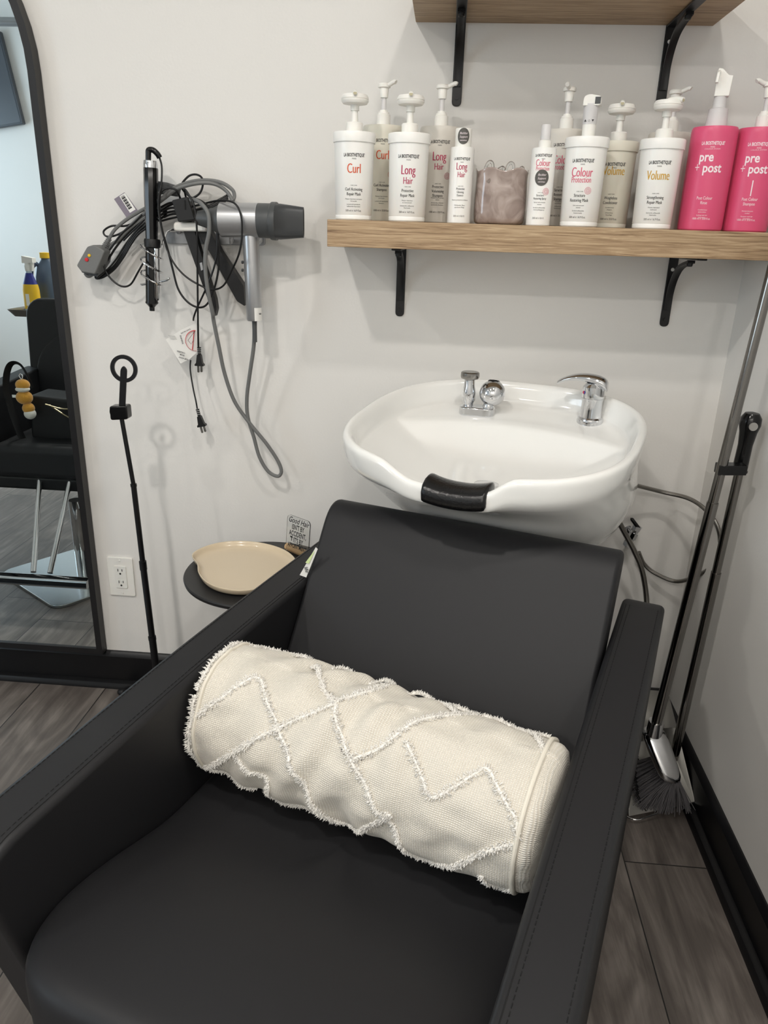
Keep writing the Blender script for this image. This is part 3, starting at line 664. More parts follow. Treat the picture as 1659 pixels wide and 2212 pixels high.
# backrest
bp = roundpoly([(-.745, .36), (-.463, .771), (-.384, .743), (-.64, .33)], [.02, .055, .05, .02], 8)
G().prism(bp, 0, -.064, .521).obj('backrest', leather, chair, bevel=.030, bseg=6, sh=csh)
def backpath(x): return [(x, -.745+(.283)*t-.0006, .36+.412*t+.0004) for t in [i/20 for i in range(2, 18)]]
bo = [o for o in chair.children if o.name.startswith('backrest')][0]
dashes([(.5145, -.745+.283*t+.009, .36+.412*t-.004) for t in [i/20 for i in range(1, 19)]]).obj('stitching', thread, bo, sh=csh)
dashes([(-.0575, -.745+.283*t+.009, .36+.412*t-.004) for t in [i/20 for i in range(1, 19)]]).obj('stitching', thread, bo, sh=csh)
# seat cushion
def seatz(x, y):
    z = .402+.040*smooth01((y+.98)/-.22)+.004*smooth01((y+1.15)/-.1)
    return z+.010*(1-((x-.228)/.293)**2)
sout = roundpoly([(-.072, -.62), (.528, -.62), (.528, -1.345), (-.072, -1.345)], [.01, .01, .13, .13], 10)
def dens(poly, n=96):
    P_ = [Vector(p) for p in poly]; d = [0]
    for i in range(len(P_)): d.append(d[-1]+(P_[(i+1) % len(P_)]-P_[i]).length)
    out = []; k = 0
    for j in range(n):
        s = d[-1]*j/n
        while d[k+1] < s: k += 1
        out.append(P_[k].lerp(P_[(k+1) % len(P_)], (s-d[k])/max(1e-9, d[k+1]-d[k])))
    return out
so = dens(sout); sc_ = Vector((.228, -.95)); rings = []
for inset, dz in ((.02, -.15), (.003, -.14), (0, -.10), (0, -.03), (.003, -.018), (.010, -.008), (.022, -.002), (.045, 0), (.09, .0), (.15, 0), (.22, 0), (.27, 0)):
    r = []
    for p in so:
        dx, dy = sc_.x-p.x, sc_.y-p.y
        q = Vector((p.x+dx*inset/.293, p.y+dy*inset/.34)); r.append(Vector((q.x, q.y, seatz(q.x, q.y)+dz)))
    rings.append(r)
G().sweep(rings, cap0=True, cap1=True).obj('seat_cushion', leather, chair, sub=1, sh=csh, ang=60)
G().box((.228, -.86, .17), (.58, .62, .18)).obj('base_frame', leather, chair, bevel=.01, sh=csh)
for x in (0, .45):
    for y in (-1.12, -.62): G().cyl((x, y, 0), (x, y, .085), .02, seg=16).obj('foot', blackm, chair, sh=csh)

# card poking out between backrest and left armrest
cq = [(-.079, -.562, .634), (-.064, -.562, .632), (-.041, -.556, .696), (-.0455, -.556, .699)]
cc = W(-.063, -.56, .66)
card = thing('paper_card', cc, -TH, 'white printed card stuck between backrest and left armrest', 'card')
k0 = Vector((-.063, -.56, .66))
qs = [Vector(p)-k0 for p in cq]
g = G(); g.add([p for p in qs]+[p+Vector((0, .0012, 0)) for p in qs], [(0, 1, 2, 3), (7, 6, 5, 4), (0, 4, 5, 1), (1, 5, 6, 2), (2, 6, 7, 3), (3, 7, 4, 0)]); co_ = g.obj('sheet', whitel, card)
g = G(); flat_text('life', .013, Matrix.Translation((-.0035, -.0027, -.012)) @ Matrix.Rotation(PI/2, 4, 'X') @ Matrix.Rotation(-PI/2+.33, 4, 'Z'), 'didone', .8, g); g.obj('lettering', inkb, co_)
g = G(); g.add([(-.003, -.0012, .004), (.005, -.0012, .003), (.0165, .0018, .0318), (.0155, .0018, .032)], [(0, 1, 2, 3)]); g.obj('green_print', mat('pale_green_print', (214, 232, 170), .6), co_)

# ---------------- bolster cushion
A_ = Vector((-.045, -.856, .519)); B_ = Vector((.500, -.883, .519)); RB = .1085
bax = (B_-A_).normalized(); bu = Vector((0, 0, 1)); bu = (bu-bax*bu.dot(bax)).normalized(); bv = bax.cross(bu)
blen = (B_-A_).length
BO = (A_+B_)/2; bol = thing('bolster_cushion', W(BO.x, BO.y, BO.z), -TH, 'cream woven bolster cushion with fringed diamond seams lying on the chair', 'cushion')
bshift = (-BO.x, -BO.y, -BO.z)
from mathutils import noise
def bolR(s, a):
    u = s/blen
    r = RB*(1+.035*math.sin(PI*max(0, min(1, u))))-.004
    m_ = math.exp(-((u-.42)/.22)**2)
    r += .0042*(.35+m_)*math.sin(88*s+2.6*a+3.0*noise.noise(Vector((s*6, a*1.2, 0))))*(.5+.5*noise.noise(Vector((s*9, a*1.5, 4))))*2
    r += .006*noise.noise(Vector((s*6, math.cos(a)*1.5, math.sin(a)*1.5)))+.003*noise.noise(Vector((s*22, math.cos(a)*4, math.sin(a)*4)))
    # flattened where it rests on the seat
    return r
def bolp(s, a, off=0):
    r = bolR(s, a)+off; p = A_+bax*s+bu*(r*math.cos(a))+bv*(r*math.sin(a))
    return p
NA, NL = 160, 240
g = G(); rr2 = []
prof = [(-.016, .0), (-.018, .35), (-.017, .7), (-.011, .90), (-.004, .985)]
def ringat(s, k, sbase):
    return [A_+bax*s+bu*(bolR(sbase, 2*PI*i/NA)*k*math.cos(2*PI*i/NA))+bv*(bolR(sbase, 2*PI*i/NA)*k*math.sin(2*PI*i/NA)) for i in range(NA)]
rr2 = [ringat(-.018, .02, 0), ringat(-.018, .35, 0), ringat(-.016, .7, 0), ringat(-.011, .90, 0), ringat(-.004, .98, 0)]
ns0 = len(rr2)
for j in range(NL+1): rr2.append([bolp(blen*j/NL, 2*PI*i/NA) for i in range(NA)])
rr2 += [ringat(blen+.005, .985, blen), ringat(blen+.013, .93, blen), ringat(blen+.019, .75, blen), ringat(blen+.021, .4, blen), ringat(blen+.021, .02, blen)]
g.sweep(rr2, cap0=True, cap1=True)
bo = g.obj('cover', fabric, bol, sh=bshift, ang=180)
uvl = bo.data.uv_layers.new(name='weave')
for poly in bo.data.polygons:
    angs = []
    for li in poly.loop_indices:
        co3 = bo.data.vertices[bo.data.loops[li].vertex_index].co+Vector(BO)-A_
        s = co3.dot(bax); rad = co3-bax*s; a = math.atan2(rad.dot(bv), rad.dot(bu)); angs.append([s, a, rad.length, li])
    mn = min(q[1] for q in angs); mxx = max(q[1] for q in angs)
    for s, a, rl, li in angs:
        if mxx-mn > PI and a < 0: a += 2*PI
        s_ = s
        if s < -.001: s_ = -(RB-rl)
        if s > blen+.001: s_ = blen+(RB-rl)
        uvl.data[li].uv = (s_, a*RB)
def bhit(px, py):           # where a seam lies on the cushion, as (length, angle)
    d = ray(px, py); o = L(CAM); d = L(d)
    best = None
    def proj(p): q = p-A_; s = q.dot(bax); r = q-bax*s; return s, r
    # march
    lo = None; t = .5; mind = 1e9
    while t < 2.2:
        p = o+d*t; s, r = proj(p); a = math.atan2(r.dot(bv), r.dot(bu)); e = r.length-RB
        if e < mind: mind = e; best = (s, a)
        if e < 0: return (s, a)
        t += .0015
    return best
FR = [[(507, 1384), (583, 1393), (635, 1399), (669, 1431), (695, 1472), (710, 1500), (727, 1528), (727, 1555), (745, 1610), (759, 1640), (775, 1675), (800, 1726), (817, 1756), (840, 1768)],
      [(635, 1396), (707, 1411), (779, 1422), (822, 1432)], [(822, 1432), (833, 1452), (857, 1472)],
      [(409, 1552), (467, 1515), (510, 1486), (559, 1466), (574, 1506), (594, 1553), (603, 1590), (626, 1634), (649, 1680), (669, 1720), (713, 1767), (753, 1794), (800, 1784), (840, 1767), (828, 1763), (847, 1793), (865, 1824), (894, 1851), (923, 1866), (966, 1869), (1006, 1861), (1059, 1838), (1112, 1824)],
      [(438, 1660), (507, 1625), (583, 1581), (640, 1553), (727, 1524), (800, 1495), (857, 1472), (900, 1466), (942, 1470), (963, 1506), (976, 1530), (992, 1546)],
      [(507, 1634), (536, 1662), (577, 1689), (583, 1717), (626, 1748), (669, 1768)],
      [(759, 1642), (814, 1618), (868, 1586), (900, 1564), (939, 1549), (992, 1543), (1045, 1538), (1120, 1543), (1146, 1580), (1173, 1607), (1180, 1625)],
      [(878, 1604), (894, 1639), (910, 1678), (931, 1722), (979, 1700), (1019, 1673), (1051, 1657), (1075, 1700), (1096, 1740), (1114, 1771), (1118, 1814)],
      [(926, 1464), (969, 1476), (1011, 1490), (1045, 1511)], [(1120, 1538), (1160, 1559), (1191, 1580)],
      [(1040, 1891), (1059, 1912), (1085, 1928), (1108, 1926)], [(402, 1608), (408, 1630), (438, 1658)], [(409, 1552), (404, 1580), (402, 1608)],
      [(452, 1662), (496, 1686), (554, 1706)], [(420, 1500), (409, 1530), (409, 1552)], [(507, 1384), (470, 1420), (420, 1490)]]
g = G(); gt = G(); rnd = random.Random(3)
for ln in FR:
    sa = [bhit(*p) for p in ln]
    sa = [(max(-.004, min(blen+.002, s)), a) for s, a in sa]
    path = cr([(s, a*RB, 0) for s, a in sa], 10)
    dist = 0
    P3 = [bolp(p.x, p.y/RB, .002) for p in path]
    gt.tube([bolp(p.x, p.y/RB, .0005) for p in path], .0022, 8)
    for i in range(len(path)-1):
        a, b = path[i], path[i+1]; seg = (P3[i+1]-P3[i]).length; n = max(1, int(seg/.0005))
        tdir = (b-a).normalized() if (b-a).length > 1e-9 else Vector((1, 0, 0))
        sd = Vector((-tdir.y, tdir.x, 0))
        for k in range(n):
            q = a.lerp(b, (k+rnd.random())/n); off = rnd.uniform(-.0050, .0050); q2 = q+sd*off
            base = bolp(q2.x, q2.y/RB, -.0005)
            nrm = (base-(A_+bax*q2.x)).normalized()
            side = bolp(q2.x+sd.x*.002, (q2.y+sd.y*.002)/RB, 0)-bolp(q2.x, q2.y/RB, 0)
            side = side.normalized()*(1 if off > 0 else -1)
            hgt = rnd.uniform(.0045, .0085)*(1-.35*abs(off)/.005); bend = side*rnd.uniform(-.004, .006)+Vector((rnd.uniform(-.002, .002), rnd.uniform(-.002, .002), 0))
            midp = base+nrm*hgt*.7+bend*.35; tip = base+nrm*hgt*.95+bend
            tn = bax.cross(nrm).normalized()*.0008; t2 = bax*.0008
            kk = len(g.v); g.v += [tuple(base+tn*1.3), tuple(base-tn*.7+t2), tuple(base-tn*.7-t2), tuple(midp+tn*1.2), tuple(midp-tn+t2), tuple(midp-tn-t2), tuple(tip)]
            g.f += [(kk, kk+1, kk+4, kk+3), (kk+1, kk+2, kk+5, kk+4), (kk+2, kk, kk+3, kk+5), (kk+3, kk+4, kk+6), (kk+4, kk+5, kk+6), (kk+5, kk+3, kk+6)]
fo = g.obj('fringe', fringem, bol, sh=bshift, ang=180); fo['kind'] = 'stuff'
gt.obj('seam_cord', fringem, bol, sh=bshift)
g = G(); g.tube([bolp(blen*.985, 2*PI*i/72, .0022) for i in range(72)], .0036, 10, closed=True); g.obj('piping', mat('cream_piping', (226, 220, 206), .8), bol, sh=bshift)
g = G(); g.tube([bolp(.006, 2*PI*i/72, .001) for i in range(72)], .0030, 8, closed=True); g.obj('piping', mat('cream_piping'), bol, sh=bshift)

# ================================================================== side table with tray and sign
TZ = .525; tc_ = (-.395, -.268)
t = thing('side_table', (tc_[0], tc_[1], 0), 0, 'small round black side table behind the left armrest', 'side table')
g = G(); g.lathe([(0, TZ-.012), (.176, TZ-.012), (.1825, TZ-.010), (.184, TZ-.003), (.182, TZ), (0, TZ)], 80); g.obj('tabletop', tabm, t)
G().cyl((0, .05, .01), (0, .05, TZ-.012), .012).obj('leg', blackm, t)
g = G(); g.lathe([(0, 0), (.13, 0), (.13, .008), (.02, .014), (0, .014)], 48); g.obj('base', blackm, t)
trc = Vector((-.440, -.272, TZ))
outl = [(-.577, -.236), (-.548, -.288), (-.530, -.335), (-.498, -.380), (-.453, -.408), (-.400, -.410), (-.345, -.375), (-.312, -.310), (-.322, -.235), (-.365, -.175), (-.434, -.141), (-.505, -.143), (-.555, -.178)]
ol = cr([(x-trc.x, y-trc.y, 0) for x, y in outl], 8, closed=True)
def tr_ring(k, z): return [Vector((p.x*k, p.y*k, z)) for p in ol]
tr = thing('serving_tray', trc, 0, 'beige glazed wavy edged tray lying on the round side table', 'tray')
G().sweep([tr_ring(.90, .0), tr_ring(.955, .004), tr_ring(.99, .014), tr_ring(1.0, .0195), tr_ring(.985, .0205), tr_ring(.965, .0175), tr_ring(.93, .008), tr_ring(.89, .0055), tr_ring(.5, .005), tr_ring(.05, .005)], cap0=True, cap1=True).obj('dish', beige, tr, sub=1)
sg_a = math.atan2(-.069, .064)*.55
sgn = thing('acrylic_sign', (-.327, -.160, TZ), -.62, 'clear acrylic Good Hair sign on a wooden peg, on the side table', 'sign')
g = G(); g.tube([(-.047, 0, .0095), (.047, 0, .0095)], .0095, 20); g.obj('peg_base', lwood, sgn, bevel=0)
sm = Matrix.Translation((0, -.0110, .004)) @ Matrix.Rotation(-.10, 4, 'X')
g = G(); g.prism(rrect(.080, .096, .010, cy=.048), 1, -.0012, .0012, M=sm); g.obj('acrylic_plate', clear, sgn)
g = G()
def ST(s, z, size, st='bold', xs=.8, x=0): flat_text(s, size, sm @ Matrix.Translation((x, -.0016, z)) @ Matrix.Rotation(PI/2, 4, 'X'), st, xs, g)
ST('Good Hair', .079, .0200, 'script', .80); ST('Good Hair', .0794, .0200, 'script', .80, .0005); ST("ISN'T BY", .0625, .0185, 'bold', .62); ST('ACCIDENT,', .0460, .0185, 'bold', .62); ST("IT'S BY", .0295, .0185, 'bold', .62, .003); ST('APPOINTMENT', .0150, .0160, 'bold', .60)
g.box((-.021, -.0016, .0415), (.008, .0004, .004), M=sm); g.box((-.020, -.0016, .036), (.0022, .0004, .009), M=sm)
g.obj('lettering', inkb, sgn)

# ================================================================== phone tripod
tp = thing('phone_tripod', (-.70, -.2, 0), 0, 'tall slim black phone tripod with a ring head, beside the outlet', 'tripod')
tsh = (.70, .2, 0)
def tl(x, z): return Vector((x, -.2, z))
for a, b, r in ((tl(-.737, .870), tl(-.7225, .700), .0052), (tl(-.7225, .700), tl(-.7165, .477), .0066), (tl(-.7165, .477), tl(-.7100, .280), .0080), (tl(-.7100, .280), tl(-.703, .09), .0092)):
    G().cyl(a, b, r, seg=20).obj('pole_section', blackm, tp, sh=tsh)
g = G()
for a, b, r in ((tl(-.7227, .703), tl(-.7222, .696), .0075), (tl(-.7172, .500), tl(-.7165, .477), .0090), (tl(-.7103, .287), tl(-.7098, .277), .0100)): g.cyl(a, b, r, seg=20)
g.obj('joint_collar', blackm, tp, sh=tsh)
g = G(); g.prism(roundpoly([(-.758, .860), (-.716, .864), (-.716, .896), (-.758, .893)], .006), 1, -.214, -.186); g.obj('clamp', blackp, tp, bevel=.003, sh=tsh)
g = G(); g.tube([(-.760, -.2, .878), (-.737, -.2, .879)], .009, 16); g.obj('clamp_knob', blackp, tp, sh=tsh)
rc = Vector((-.7185, -.2, .9795))
g = G(); g.prism(roundpoly([(-.7395, .885), (-.7245, .886), (-.7115, .978), (-.719, .987), (-.7265, .978)], .005), 1, -.2055, -.2005); g.obj('neck_strip', blackm, tp, bevel=.001, sh=tsh)
n = 48; rings = []
for i in range(n):
    a = 2*PI*i/n; c, s = math.cos(a), math.sin(a)
    rings.append([rc+Vector((r*c, y, r*s)) for r, y in ((.0225, -.0058), (.0312, -.0058), (.0312, -.001), (.0225, -.001))])
rings.append(rings[0]); G().sweep(rings).obj('ring_head', blackm, tp, sh=tsh, ang=30)
for fx_, fy_ in ((-.872, -.062), (-.56, -.11), (-.66, -.37)):
    g = G(); g.tube([tl(-.703, .115), Vector((fx_, fy_, .012))], .0055, 12); lg = g.obj('leg', blackm, tp, sh=tsh)
    g = G(); g.sphere((fx_, fy_, .011), .011, 14, (1.5, 1, 1)); g.obj('rubber_foot', blackr, lg, sh=tsh)

# ================================================================== broom and dustpan
br = thing('broom', (.545, -.34, 0), 0, 'broom with chrome pole and grey fanned bristles in the right corner', 'broom'); bs = (-.545, .34, 0)
n0, n1, n2 = Vector((.545, -.34, .212)), Vector((.582, -.34, .781)), Vector((.610, -.34, 1.36))
n1 = n0.lerp(n2, (.781-.212)/(1.36-.212))
G().cyl(n0, n1, .0118, seg=24).obj('pole', dsteel, br, sh=bs)
G().cyl(n1, n2, .0100, seg=24).obj('pole_extension', dsteel, br, sh=bs)
def rr4(c, hx, hy, n=6): return [Vector((x, y, c[2])) for x, y in rrect(2*hx, 2*hy, min(hx, hy)*.8, n, c[0], c[1])]
G().sweep([rr4((.5465, -.338, .235), .0165, .0165), rr4((.5445, -.339, .195), .0175, .0175)], cap0=True).obj('ferrule', chrome, br, sh=bs)
G().sweep([rr4((.5450, -.332, .208), .0205, .018), rr4((.5480, -.332, .196), .0310, .026), rr4((.5660, -.342, .155), .0300, .046), rr4((.5830, -.350, .120), .0270, .058), rr4((.5840, -.351, .108), .0220, .052)], cap0=True, cap1=True).obj('brush_head', chrome, br, sub=1, sh=bs)
g = G(); rnd = random.Random(5)
for i in range(7):
    for j in range(10):
        u, v = i/6-.5, j/9-.5; c0 = Vector((.587+u*.030, -.349+v*.092, .112))
        tipc = Vector((.580+u*.115-.012*(v+.5), -.335+v*.120, .022+.020*abs(u)+.008*(v+.5)))
        for k in range(13):
            o = Vector((rnd.gauss(0, .0018), rnd.gauss(0, .0018), 0)); o2 = Vector((rnd.gauss(0, .0058), rnd.gauss(0, .0058), rnd.uniform(-.004, .004)))
            g.tube([c0+o, c0.lerp(tipc, .55)+o2*.4+Vector((0, 0, .004)), tipc+o2], .0011, 4)
bb = g.obj('bristles', mat('grey_bristles', (92, 90, 92), .55), br, sh=bs); bb['kind'] = 'stuff'
dp = thing('dustpan', (.60, -.25, 0), 0, 'steel long handled dustpan behind the broom against the right wall', 'dustpan'); ds = (-.60, .25, 0)
p0, p1 = Vector((.633, -.265, .075)), Vector((.620, -.30, .842)); p2 = Vector((.636, -.30, .945))
p0 = Vector((.628, -.272, .085)); d01 = (p2-p0).normalized()
G().cyl(p0, p0.lerp(p2, .60), .0110, seg=24).obj('handle_tube', dsteel, dp, sh=ds)
G().cyl(p0.lerp(p2, .60), p0.lerp(p2, .90), .0095, seg=24).obj('handle_extension', dsteel, dp, sh=ds)
q0, q1 = p0.lerp(p2, .875), p2
g = G(); rot = d01.to_track_quat('Z', 'Y').to_matrix().to_4x4(); ln_ = (q1-q0).length
g.lathe([(.0165, 0), (.0165, .003), (.0150, .004), (.0145, ln_*.55), (.0175, ln_*.80), (.0215, ln_*.95), (.0205, ln_*1.08), (.014, ln_*1.17), (0, ln_*1.20)], 28, M=Matrix.Translation(q0) @ rot); gp = g.obj('grip', blackp, dp, sh=ds)
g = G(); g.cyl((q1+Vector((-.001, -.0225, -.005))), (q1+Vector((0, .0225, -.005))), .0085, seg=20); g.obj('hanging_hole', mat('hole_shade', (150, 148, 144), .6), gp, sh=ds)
g = G(); zc = .855; pc = n0.lerp(n2, (zc-.212)/(1.148)); hc = q0+Vector((0, 0, .01))
g.prism(roundpoly([(pc.x-.008, zc-.013), (hc.x-.006, zc-.010), (hc.x-.006, zc+.010), (pc.x-.008, zc+.008)], .002), 1, -.350, -.322); g.obj('clip', blackp, dp, bevel=.002, sh=ds)
panm = mat('satin_grey_metal', (168, 166, 160), .45, metal=.35)
pan = [(.500, -.405), (.660, -.362), (.636, -.130), (.520, -.130)]
zf = [.012, .030, .085, .085]
g = G(); v = [Vector((x, y, z)) for (x, y), z in zip(pan, zf)]
top = [v[0]+Vector((0, 0, .004)), v[1]+Vector((0, 0, .006)), v[2]+Vector((0, 0, .10)), v[3]+Vector((0, 0, .10))]
g.add(v+top, [(0, 1, 2, 3), (1, 5, 6, 2), (0, 3, 7, 4), (3, 2, 6, 7)]); g.obj('pan', panm, dp, solid=.0018, sh=ds)
hood = [top[2], top[3], top[3].lerp(top[0], .35), top[2].lerp(top[1], .35)]
G().add(hood, [(0, 1, 2, 3)]).obj('pan_hood', panm, dp, solid=.0018, sh=ds)
G().tube(cr([v[0]+Vector((-.02, .015, .0)), v[0]+Vector((.01, -.012, .002)), v[0].lerp(v[1], .4)+Vector((0, -.012, .002)), v[1]+Vector((0, 0, .002))], 6), .0018, 8).obj('front_lip', chrome, dp, sh=ds)
g = G()
for k in range(26):
    p = v[3].lerp(v[0], k/25*.9+.05)+Vector((.012, 0, 0)); g.tube([p+Vector((0, 0, .045)), p+Vector((.028, 0, .004))], .0016, 5)
g.obj('comb_teeth', blackr, dp, sh=ds)['kind'] = 'stuff'

# ================================================================== hair tools on the wall rack
def c3(x, y, d=-.07): return at(160+x/3.19, 300+y/3.19, d)
def c4(x, y, d=-.05): return at(340+x/4.81, 600+y/4.81, d)
rk = thing('tool_rack', c3(760, 640, 0), 0, 'white and silver wall rack holding the dryer and the irons', 'tool rack'); k0 = c3(760, 640, 0); rs = -k0
def P2(lst, d): return [(c3(x, y, d).x, c3(x, y, d).z) for x, y in lst]
g = G(); g.prism(roundpoly(P2([(640, 640), (1320, 655), (1322, 735), (645, 722)], 0), .008), 1, 0, -.008); g.obj('back_plate', silver, rk, bevel=.0015, sh=rs)
g = G(); g.prism(roundpoly(P2([(692, 572), (925, 576), (925, 640), (692, 636)], -.06), .008), 1, -.070, -.045); g.obj('front_bar', whitep, rk, bevel=.006, bseg=4, sh=rs)
for x in (720, 900): g = G(); g.cyl(c3(x, 640, -.004), c3(x, 615, -.05), .006, seg=12); g.obj('bar_arm', silver, rk, sh=rs)
for x in (1085, 1282):
    g = G(); a = c3(x, 700, -.004); b = c3(x, 692, -.085)
    g.tube(cr([a, (a+b)/2+Vector((0, 0, -.006)), b, b+Vector((0, -.006, .012))], 5), .0065, 10, flat=.4); g.obj('dryer_hook', silver, rk, sh=rs)
ctr = c3(535, 640, -.075); coil = []
hx = .0235
for i in range(4*28+1):
    a = 2*PI*i/28; y_ = 650+ (i/28)*92
    c_ = c3(536, y_+14, -.078); coil.append(c_+Vector((-hx*math.cos(a), -hx*math.sin(a), .34*hx*math.cos(a))))
coil = [c3(690, 625, -.02), c3(640, 640, -.035)]+[coil[14]]+coil[15:]+[c3(620, 980, -.085), c3(652, 968, -.088)]
g = G(); g.tube(cr(coil, 2), .0024, 8); wc = g.obj('wire_coil', chrome, rk, sh=rs)
G().sphere(c3(652, 964, -.088), .0034, 14).obj('wire_end', chrome, wc, sh=rs)

# curling iron
ci0 = c3(536, 690, -.078)
ci = thing('curling_iron', ci0, 0, 'black and chrome curling iron upright in the wire coil of the rack', 'curling iron'); cs = -ci0
def axis_obj(nm, prof, m, par, sh, seg=10, d=-.078, flat=1.0, cap=True, mi=None):
    """prof: (crop_x, crop_y, radius)"""
    pr = [(c3(x, y, d), r) for x, y, r in prof]; g = G(); rings = []
    tn = (pr[-1][0]-pr[0][0]).normalized(); u = Vector((0, 1, 0)); u = (u-tn*u.dot(tn)).normalized(); v = tn.cross(u)
    for p, r in pr: rings.append([p+u*(r*flat*math.cos(2*PI*i/seg))+v*(r*math.sin(2*PI*i/seg)) for i in range(seg)])
    g.sweep(rings, cap0=cap, cap1=cap); return g.obj(nm, m, par, sh=sh, ang=30)
axis_obj('handle', [(527, 190, .0140), (528, 205, .0160), (531, 400, .0156), (534, 560, .0142), (536, 690, .0134)], blackp, ci, cs, 10)
axis_obj('chrome_ring', [(525, 150, .0148), (526, 175, .0160), (527, 200, .0161)], chrome, ci, cs, 12)
axis_obj('collar', [(538, 690, .0172), (539, 705, .0185), (540, 745, .0180), (540, 752, .0150)], blackr, ci, cs, 24)
axis_obj('barrel', [(535, 750, .0140), (536, 1125, .0140)], blackp, ci, cs, 24)
axis_obj('clamp', [(568, 755, .0072), (572, 1095, .0072), (575, 1112, .0045)], chrome, ci, cs, 14, d=-.084)
axis_obj('tip', [(536, 1122, .0148), (536, 1132, .0148), (536, 1148, .0095), (537, 1160, .0062), (538, 1185, .0060)], blackp, ci, cs, 24)
g = G(); g.tube(cr([c3(512, 170, -.078), c3(512, 110, -.078), c3(515, 78, -.078), c3(545, 78, -.078), c3(575, 105, -.076), c3(590, 130, -.074)], 6), .0062, 12); g.obj('cord_strain_relief', blackp, ci, sh=cs)
def cord(lst, r, m, par, sh, d0=-.06, conv=None, nm='cord'):
    conv = conv or c3; q = [conv(*(p if len(p) == 3 else (p[0], p[1], d0))) for p in lst]
    return G().tube(cr(q, 7), r, 8).obj(nm, m, par, sh=sh)
cord([(588, 128, -.074), (604, 190, -.08), (602, 300, -.085), (584, 400, -.09), (583, 500, -.09), (600, 600, -.09), (640, 760, -.085), (690, 860, -.085), (760, 940, -.085), (850, 1000, -.085), (950, 1038, -.09), (1030, 1010, -.1), (1090, 900, -.12), (1140, 780, -.135), (1158, 650, -.14), (1148, 520, -.14), (1100, 440, -.13), (1000, 425, -.10), (880, 450, -.08), (760, 480, -.07), (640, 510, -.06), (520, 560, -.05), (440, 620, -.05), (360, 720, -.05), (290, 830, -.05), (230, 900, -.05), (160, 958, -.05)], .0022, cordm, ci, cs)

# flat irons
fi0 = c3(800, 560, -.06); fs_ = -fi0
fi = thing('hair_straightener', fi0, 0, 'black hair straightener hanging down with a bronze plate showing', 'hair straightener')
g = G(); g.prism(roundpoly(P2([(690, 425), (800, 400), (850, 560), (735, 575)], -.07), .004), 1, -.088, -.052); g.obj('hinge_block', blackr, fi, bevel=.003, sh=fs_)
g = G(); g.prism(roundpoly(P2([(735, 540), (805, 540), (880, 800), (975, 1100), (985, 1170), (972, 1225), (900, 1040), (850, 900), (765, 660)], -.058), .003), 1, -.062, -.040); g.obj('lower_arm', blackr, fi, bevel=.003, sh=fs_)
g = G(); g.prism(roundpoly(P2([(880, 880), (960, 1060), (988, 1165), (975, 1215), (905, 1000)], -.038), .002), 1, -.040, -.030); g.obj('heating_plate', mat('bronze_plate', (120, 108, 92), .3, metal=.8), fi, bevel=.001, sh=fs_)
g = G(); g.prism(roundpoly(P2([(868, 855), (884, 850), (892, 900), (878, 908)], -.063), .001), 1, -.066, -.062); g.obj('latch', silver, fi, sh=fs_)
g = G(); g.box((c3(765, 455, -.0885)), (.003, .001, .020), None); g.obj('switch_slot', thread, fi, sh=fs_)
cord([(735, 420, -.07), (720, 380, -.08), (700, 350, -.085), (650, 340, -.085), (605, 360, -.085), (588, 420, -.085), (590, 520, -.085), (610, 640, -.085), (650, 780, -.082), (680, 900, -.08), (720, 1040, -.08), (790, 1130, -.08), (870, 1162, -.08), (930, 1120, -.085), (980, 980, -.09), (1000, 830, -.095), (990, 650, -.10), (950, 500, -.095), (880, 430, -.08), (800, 400, -.06), (740, 330, -.05), (780, 265, -.05), (830, 245, -.05), (875, 262, -.05), (888, 310, -.05), (865, 375, -.05), (800, 415, -.05), (700, 440, -.05), (600, 490, -.045), (500, 545, -.045), (430, 610, -.045), (340, 700, -.045)], .0024, cordm, fi, fs_)
cord([(985, 640, -.10), (985, 780, -.098), (960, 900, -.095), (905, 1040, -.09), (850, 1160, -.08), (826, 1225, -.07), (822, 1250, -.06)], .0022, cordm, fi, fs_)
fi2_0 = c3(1000, 880, -.04); f2 = -fi2_0
f_ = thing('hair_straightener', fi2_0, 0, 'black hair straightener slanting down behind the dryer handle', 'hair straightener')
g = G(); g.prism(roundpoly(P2([(850, 560), (935, 600), (1020, 770), (1180, 1010), (1190, 1150), (1135, 1115), (960, 800), (868, 650)], -.035), .004), 1, -.052, -.022); g.obj('upper_arm', blackr, f_, bevel=.003, sh=f2)
g = G(); g.prism(roundpoly(P2([(930, 760), (955, 780), (1150, 1120), (1120, 1095)], -.030), .002), 1, -.040, -.012); g.obj('heating_plate', mat('bronze_plate'), f_, sh=f2)
cord([(850, 580, -.05), (800, 500, -.06), (760, 350, -.09), (800, 400, -.10), (830, 470, -.105), (845, 600, -.108), (848, 800, -.105), (851, 1000, -.10), (853, 1200, -.09), (856, 1400, -.07), (858, 1440, -.06)], .0022, cordm, f_, f2)
def plug(px, py, d, rz, par, sh):
    p = at(px, py, d); M = Matrix.Translation(p) @ Matrix.Rotation(rz, 4, 'Y')
    g = G()
    for k in range(5): g.lathe([(.0042, -.002-.0048*k), (.0050-.0002*k, -.0035-.0048*k), (.0042, -.005-.0048*k)], 12, M=M)
    g.prism(roundpoly([(-.0045, -.020), (.0045, -.020), (.0075, -.040), (.0110, -.043), (.0110, -.047), (-.0110, -.047), (-.0110, -.043), (-.0075, -.040)], .001), 1, -.006, .006, M=M)
    po = g.obj('plug', blackr, par, sh=sh)
    for x in (-.0045, .0045):
        g = G(); g.prism(roundpoly([(x-.0028, -.046), (x+.0028, -.046), (x+.0028, -.063), (x-.0028, -.063)], .0025), 1, -.0007, .0007, M=M @ Matrix.Rotation(.9, 4, 'Z')); g.obj('prong', steel, po, sh=sh)
plug(430, 748, -.06, 0.02, f_, f2)
